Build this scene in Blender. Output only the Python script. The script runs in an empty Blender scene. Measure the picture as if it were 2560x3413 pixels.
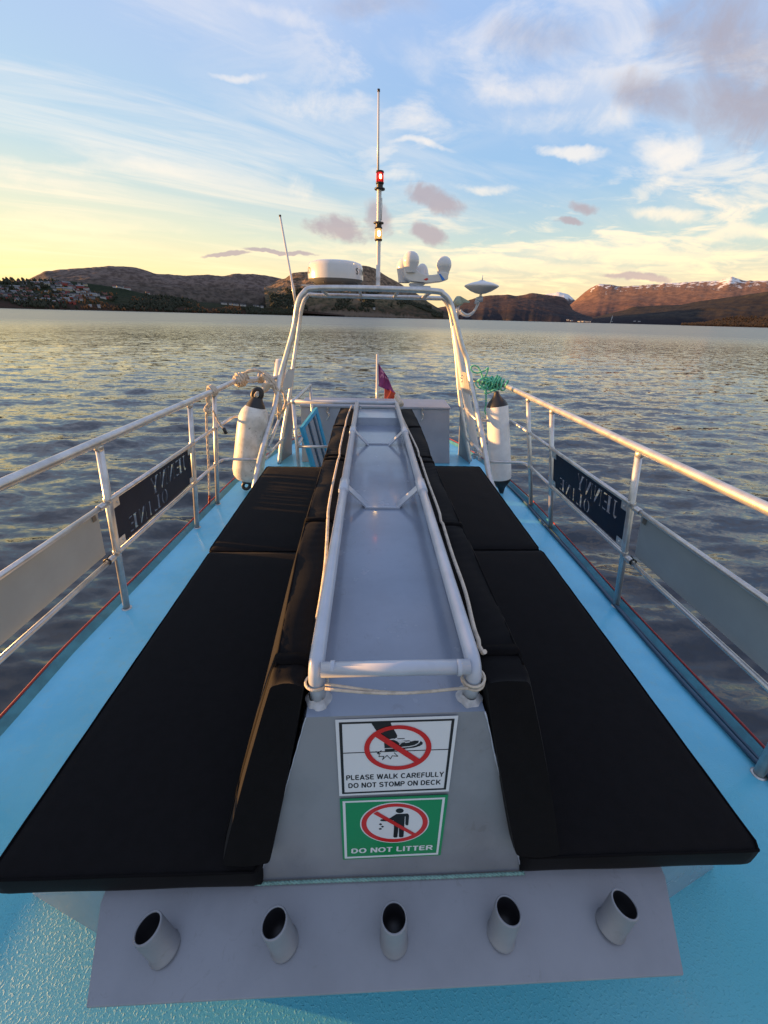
import bpy, math, random
import numpy as np
from mathutils import Vector
random.seed(7); rng = np.random.RandomState(7)
R = math.radians
sc = bpy.context.scene; col = sc.collection

# ------------------------------------------------------------------ camera
FOC = 1250.0; TH = math.atan(649/FOC); PSI = R(2.52); RHO = R(1.5); CZ = 1.55; WZ = -1.0
_fh = np.array([math.sin(PSI), math.cos(PSI), 0]); _f = _fh*math.cos(TH)-np.array([0, 0, math.sin(TH)])
_r0 = np.array([math.cos(PSI), -math.sin(PSI), 0]); _u0 = np.cross(_r0, _f)
_R = math.cos(RHO)*_r0+math.sin(RHO)*_u0; _U = -math.sin(RHO)*_r0+math.cos(RHO)*_u0
_C = np.array([0, 0, CZ])
def ray(x, y): return _f*FOC+_R*(x-1280)-_U*(y-1706.5)
def oz(x, y, z): d = ray(x, y); return _C+d*(z-CZ)/d[2]
def oy(x, y, Y): d = ray(x, y); return _C+d*Y/d[1]
def onpl(x, y, p, n): d = ray(x, y); return _C+d*(np.dot(np.array(p)-_C, n)/np.dot(d, n))
cam = bpy.data.cameras.new("camera"); co = bpy.data.objects.new("camera", cam); col.objects.link(co)
cam.sensor_fit = 'VERTICAL'; cam.sensor_height = 24; cam.lens = FOC/3413*24
cam.clip_start = 0.02; cam.clip_end = 60000
from mathutils import Matrix
m = Matrix(((_R[0], _U[0], -_f[0], 0), (_R[1], _U[1], -_f[1], 0), (_R[2], _U[2], -_f[2], CZ), (0, 0, 0, 1)))
co.matrix_world = m
sc.camera = co
sc.view_settings.view_transform = 'Standard'; sc.view_settings.look = 'None'
sc.view_settings.gamma = 1; sc.view_settings.exposure = 1.42
sc.render.resolution_x = 768; sc.render.resolution_y = 1024

# ------------------------------------------------------------------ sun and sky
SUN_EL = 3.8; SUN_AZ = -80.0      # degrees; azimuth from +Y (ahead), negative = left
sl = bpy.data.lights.new("sun", 'SUN'); sl.energy = 5.0; sl.angle = R(0.8); sl.color = (1.0, 0.49, 0.14)
so = bpy.data.objects.new("sun", sl); col.objects.link(so)
sd = Vector((math.sin(R(SUN_AZ))*math.cos(R(SUN_EL)), math.cos(R(SUN_AZ))*math.cos(R(SUN_EL)), math.sin(R(SUN_EL))))
so.rotation_euler = sd.to_track_quat('Z', 'Y').to_euler()
so.location = (0, 0, 30)

class NT:
    def __init__(s, t): s.t = t; s.n = t.nodes; s.l = t.links
    def add(s, ty, **k):
        n = s.n.new(ty)
        for a, v in k.items(): setattr(n, a, v)
        return n
    def put(s, sock, v):
        if v is None: return
        if hasattr(v, 'is_output') or isinstance(v, bpy.types.NodeSocket): s.l.new(v, sock)
        else: sock.default_value = v
    def m(s, op, a, b=None, c=None, clamp=False):
        n = s.add('ShaderNodeMath', operation=op, use_clamp=clamp)
        for i, v in enumerate((a, b, c)): s.put(n.inputs[i], v)
        return n.outputs[0]
    def mix(s, f, a, b, bt='MIX'):
        n = s.add('ShaderNodeMix', data_type='RGBA', blend_type=bt)
        s.put(n.inputs[0], f)
        for i, v in ((6, a), (7, b)):
            s.put(n.inputs[i], v if not isinstance(v, tuple) or len(v) == 4 else (*v, 1))
        return n.outputs[2]
    def ss(s, v, lo, hi):
        n = s.add('ShaderNodeMapRange', interpolation_type='SMOOTHSTEP')
        s.put(n.inputs[0], v); n.inputs[1].default_value = lo; n.inputs[2].default_value = hi
        return n.outputs[0]
    def noise(s, vec, scale, detail=4, rough=.55, dist=0):
        n = s.add('ShaderNodeTexNoise'); s.put(n.inputs['Vector'], vec)
        n.inputs['Scale'].default_value = scale; n.inputs['Detail'].default_value = detail
        n.inputs['Roughness'].default_value = rough; n.inputs['Distortion'].default_value = dist
        return n.outputs['Fac']
    def xyz(s, a, b, c):
        n = s.add('ShaderNodeCombineXYZ')
        for i, v in enumerate((a, b, c)): s.put(n.inputs[i], v)
        return n.outputs[0]
    def ramp(s, v, stops):
        n = s.add('ShaderNodeValToRGB'); s.put(n.inputs[0], v); e = n.color_ramp.elements
        e[0].position, e[0].color = stops[0][0], (*stops[0][1], 1)
        e[1].position, e[1].color = stops[-1][0], (*stops[-1][1], 1)
        for p, c in stops[1:-1]:
            k = e.new(p); k.color = (*c, 1)
        return n.outputs[0]

def sky_world():
    w = bpy.data.worlds.new("World"); sc.world = w; w.use_nodes = True
    T = NT(w.node_tree); T.n.clear()
    out = T.add('ShaderNodeOutputWorld'); bg = T.add('ShaderNodeBackground')
    T.l.new(bg.outputs[0], out.inputs[0]); bg.inputs[1].default_value = SKY_STRENGTH
    sk = T.add('ShaderNodeTexSky', sky_type='NISHITA', sun_disc=False)
    sk.sun_elevation = R(SUN_EL); sk.sun_rotation = R(SUN_AZ); sk.air_density = 1.0; sk.dust_density = 1.2; sk.ozone_density = 1.5
    tc = T.add('ShaderNodeTexCoord'); sep = T.add('ShaderNodeSeparateXYZ'); T.l.new(tc.outputs['Generated'], sep.inputs[0])
    x, y, z = sep.outputs
    base = sk.outputs[0]
    el = T.m('MAXIMUM', z, 0.0)
    # clear air: colour of the sky by height and by nearness to the sun, over the physical sky
    side = T.m('MULTIPLY_ADD', x, -0.5, 0.5)                       # 1 towards the sun side
    grad_sun = T.ramp(el, [(0, (9.2, 6.2, 2.4)), (.05, (8.8, 6.7, 3.1)), (.13, (6.6, 6.3, 4.2)), (.26, (3.6, 5.0, 5.8)), (.45, (2.3, 3.9, 6.4)), (.7, (2.0, 3.3, 5.8)), (1, (1.8, 2.9, 5.2))])
    grad_off = T.ramp(el, [(0, (7.6, 5.4, 2.7)), (.06, (6.8, 5.6, 3.5)), (.14, (4.3, 5.2, 4.9)), (.24, (2.4, 4.0, 5.9)), (.45, (1.8, 3.4, 6.2)), (.7, (1.8, 3.1, 6.0)), (1, (1.7, 2.8, 5.2))])
    air = T.mix(T.ss(side, .3, .85), grad_off, grad_sun)
    base = T.mix(.82, base, air)
    yy = T.m('MAXIMUM', y, 0.06)
    u = T.m('DIVIDE', x, yy); v = T.m('DIVIDE', z, yy)
    zz = T.m('ADD', el, 0.12)
    px = T.m('DIVIDE', x, zz); py = T.m('DIVIDE', y, zz)
    # long cirrus streaks (strong on the left), running slightly downwards to the right
    c, s = math.cos(R(28)), math.sin(R(28))
    a = T.m('ADD', T.m('MULTIPLY', px, c), T.m('MULTIPLY', py, s))
    b = T.m('SUBTRACT', T.m('MULTIPLY', py, c), T.m('MULTIPLY', px, s))
    st = T.xyz(T.m('MULTIPLY', a, .55), T.m('MULTIPLY', b, 2.6), 0.0)
    n1 = T.noise(st, 1.1, 7, .62, .6)
    n1b = T.noise(T.xyz(px, py, 3.0), .55, 3, .5)
    cir = T.m('MULTIPLY', T.ss(n1, .40, .72), T.ss(n1b, .26, .56))
    leftw = T.ss(T.m('MULTIPLY', u, -1), -.35, .5)
    cir = T.m('MULTIPLY', cir, T.m('MULTIPLY_ADD', leftw, .55, .3))
    # broken altocumulus on the middle and right
    n2 = T.noise(T.xyz(px, T.m('MULTIPLY', py, 1.5), 7.0), 2.2, 8, .62, .5)
    n2b = T.noise(T.xyz(px, py, 11.0), .55, 2, .5)
    rightw = T.ss(u, -.45, .25)
    alto = T.m('MULTIPLY', T.m('MULTIPLY', T.ss(n2, .43, .66), T.ss(n2b, .30, .52)), rightw)
    hi = T.m('SUBTRACT', 1.0, T.ss(v, .95, 1.5))
    # named bright and dark clouds at their places in the sky
    nd = T.noise(T.xyz(T.m('MULTIPLY', u, .8), v, 0.0), 7.0, 8, .66, .5)
    wx = T.m('MULTIPLY', T.m('SUBTRACT', T.noise(T.xyz(u, v, 4.0), 3.0, 5, .6), .5), .26); wy = T.m('MULTIPLY', T.m('SUBTRACT', T.noise(T.xyz(u, v, 9.0), 4.5, 5, .6), .5), .08)
    u = T.m('ADD', u, wx); v = T.m('ADD', v, wy)
    def puff(cx, cy, rx, ry, rot=0, soft=1.5, k=2.8, off=1.2):
        d = ray(cx, cy); U, V = d[0]/d[1], d[2]/d[1]
        d2 = ray(cx+rx, cy); su = abs(d2[0]/d2[1]-U); d3 = ray(cx, cy-ry); sv = abs(d3[2]/d3[1]-V)
        du = T.m('DIVIDE', T.m('SUBTRACT', u, U), su); dv = T.m('DIVIDE', T.m('SUBTRACT', v, V), sv)
        if rot: dv = T.m('ADD', dv, T.m('MULTIPLY', du, rot))
        q = T.m('ADD', T.m('MULTIPLY', du, du), T.m('MULTIPLY', dv, dv))
        q = T.m('SUBTRACT', off, q)
        q = T.m('ADD', q, T.m('MULTIPLY', T.m('SUBTRACT', nd, .5), k*2.1))
        return T.ss(q, 0.0, soft)
    def union(l):
        r = l[0]
        for q in l[1:]: r = T.m('MAXIMUM', r, q)
        return r
    dark = union([puff(1470, 678, 105, 44, .35, 1.1, 2.2, 1.5), puff(1435, 790, 68, 38, .3, 1.1, 2.2, 1.5), puff(1090, 775, 120, 44, .2, 1.2, 2.6, 1.4), puff(1250, 740, 60, 60, .3, 1.6),
                  puff(760, 862, 90, 9, 0, .8, .8), puff(920, 855, 95, 8, 0, .8, .8), puff(1905, 672, 60, 22), puff(1870, 728, 55, 12, 0, 1.4), puff(2150, 915, 110, 16, 0, .9, 1.2),
                  puff(2520, 130, 310, 250, .2, 2.2, 1.9, 1.6), puff(2300, 60, 220, 120, .1, 2.0, 1.5), puff(2210, 310, 200, 90, .1, 1.9, 1.8, 1.4), puff(2500, 350, 200, 150, .4, 1.6, 1.6, 1.6), puff(1230, 30, 250, 60, .1, 3.0, 1.5), puff(1900, 100, 260, 90, -.2, 3.2, 1.8)])
    lite = union([puff(1080, 370, 190, 60, .3, 2.2, 2.4), puff(1420, 490, 120, 16, 0, 1.3, 1.4), puff(1600, 620, 130, 22, -.2, 1.5, 1.8), puff(1950, 400, 220, 60, -.3, 2.2, 2.2), puff(1880, 505, 120, 26, .2, 1.3, 1.8),
                  puff(2250, 500, 130, 60, -.3, 1.7, 2.0), puff(2150, 610, 95, 40, -.6, 1.6), puff(2220, 695, 210, 26, .25, 1.6, 1.6), puff(2450, 775, 170, 36, -.2, 1.3, 1.2),
                  puff(2080, 835, 480, 40, -.08, 1.5, 1.0), puff(1750, 880, 420, 26, 0, 1.8, .9), puff(2500, 780, 200, 36, -.1, 1.3, 1.1), puff(1750, 300, 220, 60, -.4, 2.4, 2.4), puff(1350, 430, 160, 40, .3, 2.6, 2.4), puff(900, 60, 160, 40, .5, 3.0, 2.4), puff(800, 270, 90, 14, .1, 2.4, 2.2), puff(300, 560, 420, 26, .12, 2.8, 1.2), puff(250, 760, 400, 30, .03, 2.4, 1.2), puff(1200, 830, 300, 22, 0, 2.2, 1.0), puff(1480, 205, 190, 90, .1, 3.0, 2.2), puff(960, 620, 50, 60, .3, 2.0, 2.0), puff(1330, 610, 120, 24, 0, 2.0, 1.8), puff(1640, 860, 260, 26, 0, 1.6, 1.0),
                  puff(80, 600, 200, 60, .2, 3.0, 2.0), puff(2080, 250, 200, 80, -.3, 2.6, 2.2)])
    soft = T.m('MULTIPLY', T.m('MAXIMUM', cir, alto), 1.0)
    lcol = T.ramp(el, [(0, (8.8, 6.2, 3.0)), (.1, (8.2, 6.5, 4.0)), (.25, (6.6, 6.0, 5.3)), (.6, (5.2, 5.1, 5.6)), (1, (4.2, 4.2, 5.0))])
    dcol = T.ramp(el, [(0, (5.2, 3.6, 2.8)), (.12, (3.3, 2.7, 2.8)), (.3, (2.7, 2.5, 2.9)), (1, (2.5, 2.4, 2.9))])
    wash = T.mix(T.m('MULTIPLY', T.ss(n1b, .2, .65), T.m('MULTIPLY', T.ss(el, .22, .55), .85)), base, (3.9, 4.1, 5.2, 1))
    k = T.mix(T.m('MULTIPLY', soft, .8), wash, lcol)
    k = T.mix(T.m('MULTIPLY', lite, .72), k, lcol)
    k = T.mix(T.m('MULTIPLY', dark, .85), k, dcol)
    k = T.mix(T.ss(T.m('MULTIPLY', z, -1.0), 0.0, .05), k, (1.2, 1.3, 1.5, 1))
    T.l.new(k, bg.inputs[0])
SKY_STRENGTH = 0.062
sky_world()

# ------------------------------------------------------------------ helpers: materials
def mat(name, colr, rough=.5, metal=0, var=0.0, vscale=6, bump=0, bscale=60, emis=None, estr=0, spec=None, rvar=0, coat=0, c2=None, bdist=.002, sheen=0, **kw):
    mt = bpy.data.materials.new(name); mt.use_nodes = True; T = NT(mt.node_tree); p = T.n['Principled BSDF']
    p.inputs['Base Color'].default_value = (*colr, 1); p.inputs['Roughness'].default_value = rough; p.inputs['Metallic'].default_value = metal
    if spec is not None: p.inputs['Specular IOR Level'].default_value = spec
    if coat: p.inputs['Coat Weight'].default_value = coat; p.inputs['Coat Roughness'].default_value = .08
    if sheen: p.inputs['Sheen Weight'].default_value = sheen; p.inputs['Sheen Roughness'].default_value = .4
    g = T.add('ShaderNodeNewGeometry').outputs['Position']
    if var or c2:
        n = T.noise(g, vscale, 5, .6)
        cc = c2 if c2 else tuple(max(0, v*(1-var)) for v in colr)
        T.l.new(T.mix(T.ss(n, .35, .7), (*colr, 1), (*cc, 1)), p.inputs['Base Color'])
    if rvar:
        n = T.noise(g, vscale*1.7, 4, .6); T.l.new(T.m('MULTIPLY_ADD', n, rvar*2, rough-rvar), p.inputs['Roughness'])
    if bump:
        n = T.noise(g, bscale, 3, .5); b = T.add('ShaderNodeBump'); b.inputs['Strength'].default_value = bump; b.inputs['Distance'].default_value = bdist
        T.l.new(n, b.inputs['Height']); T.l.new(b.outputs[0], p.inputs['Normal'])
    if emis: p.inputs['Emission Color'].default_value = (*emis, 1); p.inputs['Emission Strength'].default_value = estr
    return mt

M = {}
M['alu'] = mat('galvanised tube', (.60, .60, .59), .42, .75, .25, 14, .25, 120, rvar=.1, bdist=.0006)
M['whitepaint'] = mat('pale grey paint on tube', (.42, .46, .53), .32, 0, .14, 9, .15, 160, rvar=.1, coat=.25, bdist=.0005)
M['weld'] = mat('rough weld paint', (.47, .49, .52), .4, 0, .3, 40, .9, 90, bdist=.003)
M['grey'] = mat('grey deck house paint', (.22, .265, .34), .24, 0, .12, 5, .25, 14, rvar=.10, coat=.4, bdist=.001)
M['greyfront'] = mat('grey front paint', (.235, .25, .275), .42, .1, .16, 6, .15, 50, rvar=.1, bdist=.001)
M['shelf'] = mat('grey shelf paint', (.225, .240, .265), .33, 0, .14, 5, .25, 40, rvar=.12, coat=.2, bdist=.001)
M['greybox'] = mat('grey locker paint', (.30, .325, .38), .5, 0, .12, 4, .1, 60, bdist=.001)
M['fabric'] = mat('black canvas', (.0030, .0026, .0034), .82, 0, .35, 30, .45, 420, spec=.16, bdist=.0006, sheen=.025)
M['fabric2'] = mat('black canvas strap', (.0035, .0032, .004), .85, 0, .2, 30, .3, 600, spec=.1, bdist=.0006)
M['white'] = mat('white gelcoat', (.58, .58, .58), .3, 0, .05, 8, coat=.3)
M['darkgrey'] = mat('dark grey plastic', (.11, .11, .10), .5)
M['black'] = mat('black rubber', (.012, .012, .014), .45, 0, .2, 30)
M['fenderwhite'] = mat('scuffed white vinyl', (.70, .68, .62), .42, 0, 0, 9, .2, 40, c2=(.50, .48, .42))
def scuff(mt, k):
    T = NT(mt.node_tree); p = T.n['Principled BSDF']; g = T.add('ShaderNodeNewGeometry').outputs['Position']; l = p.inputs['Base Color'].links[0].from_socket
    n = T.noise(g, 26, 6, .75, 1.5); n2 = T.noise(g, 6, 3, .6)
    c = T.mix(T.m('MULTIPLY', T.m('MULTIPLY', T.ss(n, .56, .66), T.ss(n2, .42, .62)), k), l, (.10, .09, .08, 1)); T.l.new(c, p.inputs['Base Color'])
scuff(M['fenderwhite'], .75)
for q_ in ('greyfront', 'shelf', 'grey'): scuff(M[q_], .22)
M['fenderclean'] = mat('clean white vinyl', (.74, .74, .74), .38, 0, 0, 7, .1, 30, c2=(.62, .62, .62))
M['rope'] = mat('white braided rope', (.60, .52, .42), .8, 0, .3, 40, .9, 260, bdist=.003)
M['ropegreen'] = mat('green polypropylene rope', (.07, .46, .36), .55, 0, 0, 60, .9, 260, bdist=.003, c2=(.22, .62, .30))
M['cord'] = mat('pale teal cord', (.22, .40, .36), .8, 0, .3, 60, .9, 400, bdist=.002)
M['navy'] = mat('navy name board', (.006, .012, .030), .55, 0, .1, 8, spec=.2)
M['panel'] = mat('grey side panel', (.29, .335, .35), .5, 0, .12, 3, .05, 40)
M['hose'] = mat('slate blue hose', (.035, .075, .12), .45)
M['redline'] = mat('red rubbing strip', (.26, .022, .022), .6)
M['yellow'] = mat('yellow cable', (.55, .45, .12), .5)
M['lampred'] = mat('red lamp glass', (.35, .005, .01), .15, emis=(1, .02, .01), estr=.25, coat=.5)
M['lampglow'] = mat('red lamp filament', (1, .2, .1), .4, emis=(1, .18, .06), estr=14)
M['lampclear'] = mat('clear lamp glass', (.50, .36, .16), .12, emis=(1, .55, .16), estr=.35, coat=.5)
M['lampwhite'] = mat('white lamp filament', (1, .8, .5), .4, emis=(1, .62, .22), estr=40)
M['steel'] = mat('stainless steel', (.6, .6, .6), .25, .95, .2, 20)
M['signwhite'] = mat('white sign face', (.62, .64, .66), .35, coat=.2)
M['signgreen'] = mat('green sign face', (.004, .22, .07), .3, coat=.3)
M['signred'] = mat('red print', (.50, .012, .012), .35, coat=.2)
M['signblack'] = mat('black print', (.006, .006, .01), .4)
M['glassdark'] = mat('hatch glass', (.30, .34, .38), .12, 0, .1, 3, coat=.6)
M['blueframe'] = mat('blue hatch frame', (.035, .33, .55), .35)
M['antgreen'] = mat('weathered pale green plastic', (.38, .44, .36), .6, 0, .2, 30)
M['blue'] = mat('blue tape', (.02, .18, .6), .5)
M['flagred'] = mat('faded red flag cloth', (.55, .09, .05), .8, 0, .2, 8)
M['flagpurple'] = mat('purple flag cloth', (.25, .05, .20), .8, 0, .2, 10)
M['pink'] = mat('pale print on flag', (.75, .4, .5), .8)

def deckmat():
    mt = bpy.data.materials.new('blue deck paint'); mt.use_nodes = True; T = NT(mt.node_tree); p = T.n['Principled BSDF']
    g = T.add('ShaderNodeNewGeometry').outputs['Position']
    n = T.noise(g, 3.2, 6, .6); n2 = T.noise(g, 22, 5, .7); n3 = T.noise(g, 1.1, 3, .5)
    c = T.mix(T.ss(n, .35, .7), (.14, .51, .72, 1), (.095, .44, .65, 1))
    c = T.mix(T.m('MULTIPLY', T.ss(n2, .48, .72), .5), c, (.20, .46, .56, 1))
    v = T.add('ShaderNodeTexVoronoi'); T.put(v.inputs['Vector'], g); v.inputs['Scale'].default_value = 9
    c = T.mix(T.m('MULTIPLY', T.m('SUBTRACT', 1.0, T.ss(v.outputs['Distance'], .03, .07)), T.ss(n2, .5, .6)), c, (.10, .09, .07, 1))
    sp = T.add('ShaderNodeSeparateXYZ'); T.l.new(g, sp.inputs[0])
    c = T.mix(T.m('SUBTRACT', 1.0, T.ss(sp.outputs[1], .3, 1.2)), c, (.085, .43, .54, 1))
    T.l.new(c, p.inputs['Base Color'])
    T.l.new(T.m('MULTIPLY_ADD', n3, .4, .28), p.inputs['Roughness'])
    h = T.m('ADD', T.m('MULTIPLY', T.ss(T.noise(g, 150, 3, .5), .50, .72), .7), T.m('MULTIPLY', T.noise(g, 420, 2, .5), .25))
    near = T.m('MULTIPLY_ADD', T.m('SUBTRACT', 1.0, T.ss(sp.outputs[1], .45, 1.0)), .5, .14)
    b = T.add('ShaderNodeBump'); b.inputs['Distance'].default_value = .0022; T.l.new(near, b.inputs['Strength']); T.l.new(h, b.inputs['Height'])
    T.l.new(b.outputs[0], p.inputs['Normal']); p.inputs['Coat Weight'].default_value = .3; p.inputs['Coat Roughness'].default_value = .15
    return mt
M['deck'] = deckmat()
M['teal'] = mat('teal toe rail paint', (.05, .24, .32), .4, 0, .3, 12, .2, 60)

# ------------------------------------------------------------------ helpers: meshes
def tag(o, label=None, cat=None, group=None, kind=None):
    if label: o['label'] = label
    if cat: o['category'] = cat
    if group: o['group'] = group
    if kind: o['kind'] = kind
    return o
def empty(name, loc, label=None, cat=None, group=None):
    o = bpy.data.objects.new(name, None); col.objects.link(o); o.location = loc; o.empty_display_size = .1
    return tag(o, label, cat, group)
def V(p): return np.array(p, float)
class MB:
    def __init__(s): s.v = []; s.f = []; s.m = []; s.sm = []
    def raw(s, vs, fs, mi=0, smooth=False):
        o = len(s.v); s.v += [tuple(map(float, q)) for q in vs]
        for f in fs: s.f.append(tuple(i+o for i in f)); s.m.append(mi); s.sm.append(smooth)
        return s
    def tube(s, pts, r, n=12, closed=False, mi=0, caps=True):
        pts = [V(p) for p in pts]; N = len(pts); rs = r if isinstance(r, (list, tuple, np.ndarray)) else [r]*N
        up = None; vs = []
        for i in range(N):
            a = pts[(i-1) % N] if (closed or i > 0) else pts[i]; b = pts[(i+1) % N] if (closed or i < N-1) else pts[i]
            t = b-a; t = t/(np.linalg.norm(t)+1e-12)
            if up is None:
                h = V((0, 0, 1)) if abs(t[2]) < .9 else V((1, 0, 0)); up = np.cross(t, h)
            up = up-t*np.dot(up, t); up /= np.linalg.norm(up)+1e-12
            w = np.cross(t, up)
            for k in range(n):
                q = 2*math.pi*k/n; vs.append(pts[i]+(up*math.cos(q)+w*math.sin(q))*rs[i])
        fs = []
        for i in range(N if closed else N-1):
            for k in range(n):
                a = i*n+k; b = i*n+(k+1) % n; j = ((i+1) % N)*n
                fs.append((a, b, j+(k+1) % n, j+k))
        s.raw(vs, fs, mi, True)
        if caps and not closed:
            o = len(s.v)-len(vs)
            s.f.append(tuple(o+k for k in range(n))[::-1]); s.m.append(mi); s.sm.append(False)
            s.f.append(tuple(o+(N-1)*n+k for k in range(n))); s.m.append(mi); s.sm.append(False)
        return s
    def lathe(s, prof, c, n=32, mi=0, axis=(0, 0, 1)):
        ax = V(axis)/np.linalg.norm(axis); h = V((1, 0, 0)) if abs(ax[0]) < .9 else V((0, 1, 0))
        a = np.cross(ax, h); a /= np.linalg.norm(a); b = np.cross(ax, a); vs = []; fs = []
        for (r, z) in prof:
            for k in range(n):
                q = 2*math.pi*k/n; vs.append(V(c)+ax*z+(a*math.cos(q)+b*math.sin(q))*max(r, 1e-5))
        for i in range(len(prof)-1):
            for k in range(n): fs.append((i*n+k, i*n+(k+1) % n, (i+1)*n+(k+1) % n, (i+1)*n+k))
        return s.raw(vs, fs, mi, True)
    def box(s, a, b, mi=0):
        x0, y0, z0 = a; x1, y1, z1 = b
        return s.raw([(x0, y0, z0), (x1, y0, z0), (x1, y1, z0), (x0, y1, z0), (x0, y0, z1), (x1, y0, z1), (x1, y1, z1), (x0, y1, z1)],
                     [(3, 2, 1, 0), (4, 5, 6, 7), (0, 1, 5, 4), (1, 2, 6, 5), (2, 3, 7, 6), (3, 0, 4, 7)], mi)
    def hexa(s, lo, hi, mi=0):
        return s.raw(list(lo)+list(hi), [(3, 2, 1, 0), (4, 5, 6, 7), (0, 1, 5, 4), (1, 2, 6, 5), (2, 3, 7, 6), (3, 0, 4, 7)], mi)
    def slab(s, poly, off, mi=0):
        n = len(poly); off = V(off); a = [V(p) for p in poly]; b = [p+off for p in a]
        return s.raw(a+b, [tuple(range(n))[::-1], tuple(range(n, 2*n))]+[(i, (i+1) % n, n+(i+1) % n, n+i) for i in range(n)], mi)
    def build(s, name, mats, parent=None, bevel=0, sub=0, loc=None):
        me = bpy.data.meshes.new(name); vs = s.v
        if loc is not None: vs = [(a-loc[0], b-loc[1], c-loc[2]) for a, b, c in vs]
        me.from_pydata(vs, [], s.f); 
        for mm in (mats if isinstance(mats, (list, tuple)) else [mats]): me.materials.append(mm)
        me.polygons.foreach_set('material_index', s.m); me.polygons.foreach_set('use_smooth', s.sm); me.update()
        o = bpy.data.objects.new(name, me); col.objects.link(o)
        if loc is not None: o.location = loc
        if parent is not None:
            o.parent = parent
            def wl(q): return V(q.location)+(wl(q.parent) if q.parent else 0)
            if loc is None: o.location = tuple(-wl(parent))
            else: o.location = tuple(V(loc)-wl(parent))
        if bevel:
            b = o.modifiers.new('b', 'BEVEL'); b.width = bevel; b.segments = 3; b.limit_method = 'ANGLE'; b.angle_limit = R(35)
            for p in me.polygons: p.use_smooth = True
            w = o.modifiers.new('w', 'WEIGHTED_NORMAL'); w.keep_sharp = False
        if sub:
            b = o.modifiers.new('s', 'SUBSURF'); b.levels = sub; b.render_levels = sub
        return o
def smooth_path(pts, k=8):
    pts = [V(p) for p in pts]; out = []
    P = [2*pts[0]-pts[1]]+pts+[2*pts[-1]-pts[-2]]
    for i in range(1, len(P)-2):
        for j in range(k):
            t = j/k; a, b, c, d = P[i-1], P[i], P[i+1], P[i+2]
            out.append(.5*((2*b)+(c-a)*t+(2*a-5*b+4*c-d)*t*t+(3*b-a-3*c+d)*t**3))
    out.append(pts[-1]); return out
def fillet(pts, r, k=8):
    pts = [V(p) for p in pts]; out = [pts[0]]
    for i in range(1, len(pts)-1):
        a, b, c = pts[i-1], pts[i], pts[i+1]; u = (a-b)/np.linalg.norm(a-b); w = (c-b)/np.linalg.norm(c-b)
        rr = min(r, np.linalg.norm(a-b)*.45, np.linalg.norm(c-b)*.45)
        for j in range(k+1):
            t = j/k; out.append((1-t)**2*(b+u*rr)+2*t*(1-t)*b+t*t*(b+w*rr))
    out.append(pts[-1]); return out
# curve outlines and lettering turned into flat polygons
def curve_mesh(cu):
    o = bpy.data.objects.new('tmp', cu); col.objects.link(o)
    me = bpy.data.meshes.new_from_object(o.evaluated_get(bpy.context.evaluated_depsgraph_get())); 
    vs = [tuple(v.co) for v in me.vertices]; fs = [tuple(p.vertices) for p in me.polygons]
    bpy.data.objects.remove(o); bpy.data.meshes.remove(me); return vs, fs
def text_geo(s, bold=.012, extr=0, space=1.0):
    cu = bpy.data.curves.new('t', 'FONT'); cu.body = s; cu.offset = bold; cu.extrude = extr; cu.space_character = space; cu.resolution_u = 4
    return curve_mesh(cu)
def outline_geo(loops, extr=0):
    cu = bpy.data.curves.new('c', 'CURVE'); cu.dimensions = '2D'; cu.fill_mode = 'BOTH'; cu.extrude = extr
    for l in loops:
        sp = cu.splines.new('POLY'); sp.points.add(len(l)-1)
        for p, q in zip(sp.points, l): p.co = (q[0], q[1], 0, 1)
        sp.use_cyclic_u = True
    return curve_mesh(cu)
def unit(vs):
    a = np.array(vs); lo = a.min(0); hi = a.max(0); d = np.where(hi-lo < 1e-9, 1, hi-lo); return (a-lo)/d

# ================================================================== THE BOAT
boat = empty('boat', (0.06, 2.2, WZ), 'pale blue and grey passenger boat seen along its own deck towards the stern', 'boat')
CX = .058
def xR(Y, z): return 1.525-.185*z-.03*z*(Y-1.75)
def xL(Y, z): return -(1.42-.145*z-.025*(Y-1.7))
edgeR = [(1.60, -1.2), (1.615, 0), (1.607, .84), (1.588, 1.22), (1.57, 1.75), (1.565, 2.35), (1.551, 3.13), (1.50, 3.7), (1.40, 4.3), (1.25, 4.9), (1.04, 5.35), (.70, 5.6), (.30, 5.72)]
edgeL = [(-1.53, -1.2), (-1.54, 0), (-1.53, 1.0), (-1.532, 1.41), (-1.504, 1.87), (-1.446, 2.86), (-1.401, 3.6), (-1.30, 4.2), (-1.14, 4.8), (-.93, 5.3), (-.60, 5.6), (-.20, 5.72)]
ring = edgeL+edgeR[::-1]
# deck sheet and hull
mb = MB(); inner = [(x-math.copysign(.035, x), y) for x, y in ring]
mb.raw([(x, y, 0) for x, y in inner], [tuple(range(len(inner)))[::-1]])
mb.build('deck', M['deck'], boat)
mb = MB(); n = len(ring)
vs = []
for x, y in ring: vs += [(x, y, .026), (x+math.copysign(.02, x), y, -.12), (x*.93, y-.05, WZ-.5)]
fs = []
for i in range(n):
    j = (i+1) % n
    for k in range(2): fs.append((i*3+k, i*3+k+1, j*3+k+1, j*3+k))
mb.raw(vs, fs); mb.build('hull', M['teal'], boat)
mb = MB(); vs = []
for (x, y), (a, b) in zip(ring, inner): vs += [(a, b, .0), (x-math.copysign(.008, x), y, .03), (x, y, .03), (x, y, .02)]
fs = []
for i in range(n-1):
    for k in range(3): fs.append((i*4+k, i*4+k+1, i*4+k+5, i*4+k+4))
mb.raw(vs, fs); mb.build('toe_rail', M['teal'], boat)
mb = MB()
for e in (edgeL, edgeR): mb.tube(smooth_path([(x+math.copysign(.004, x), y, .034) for x, y in e], 5), .0055, 6)
mb.build('rubbing_strip', M['redline'], boat)

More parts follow.
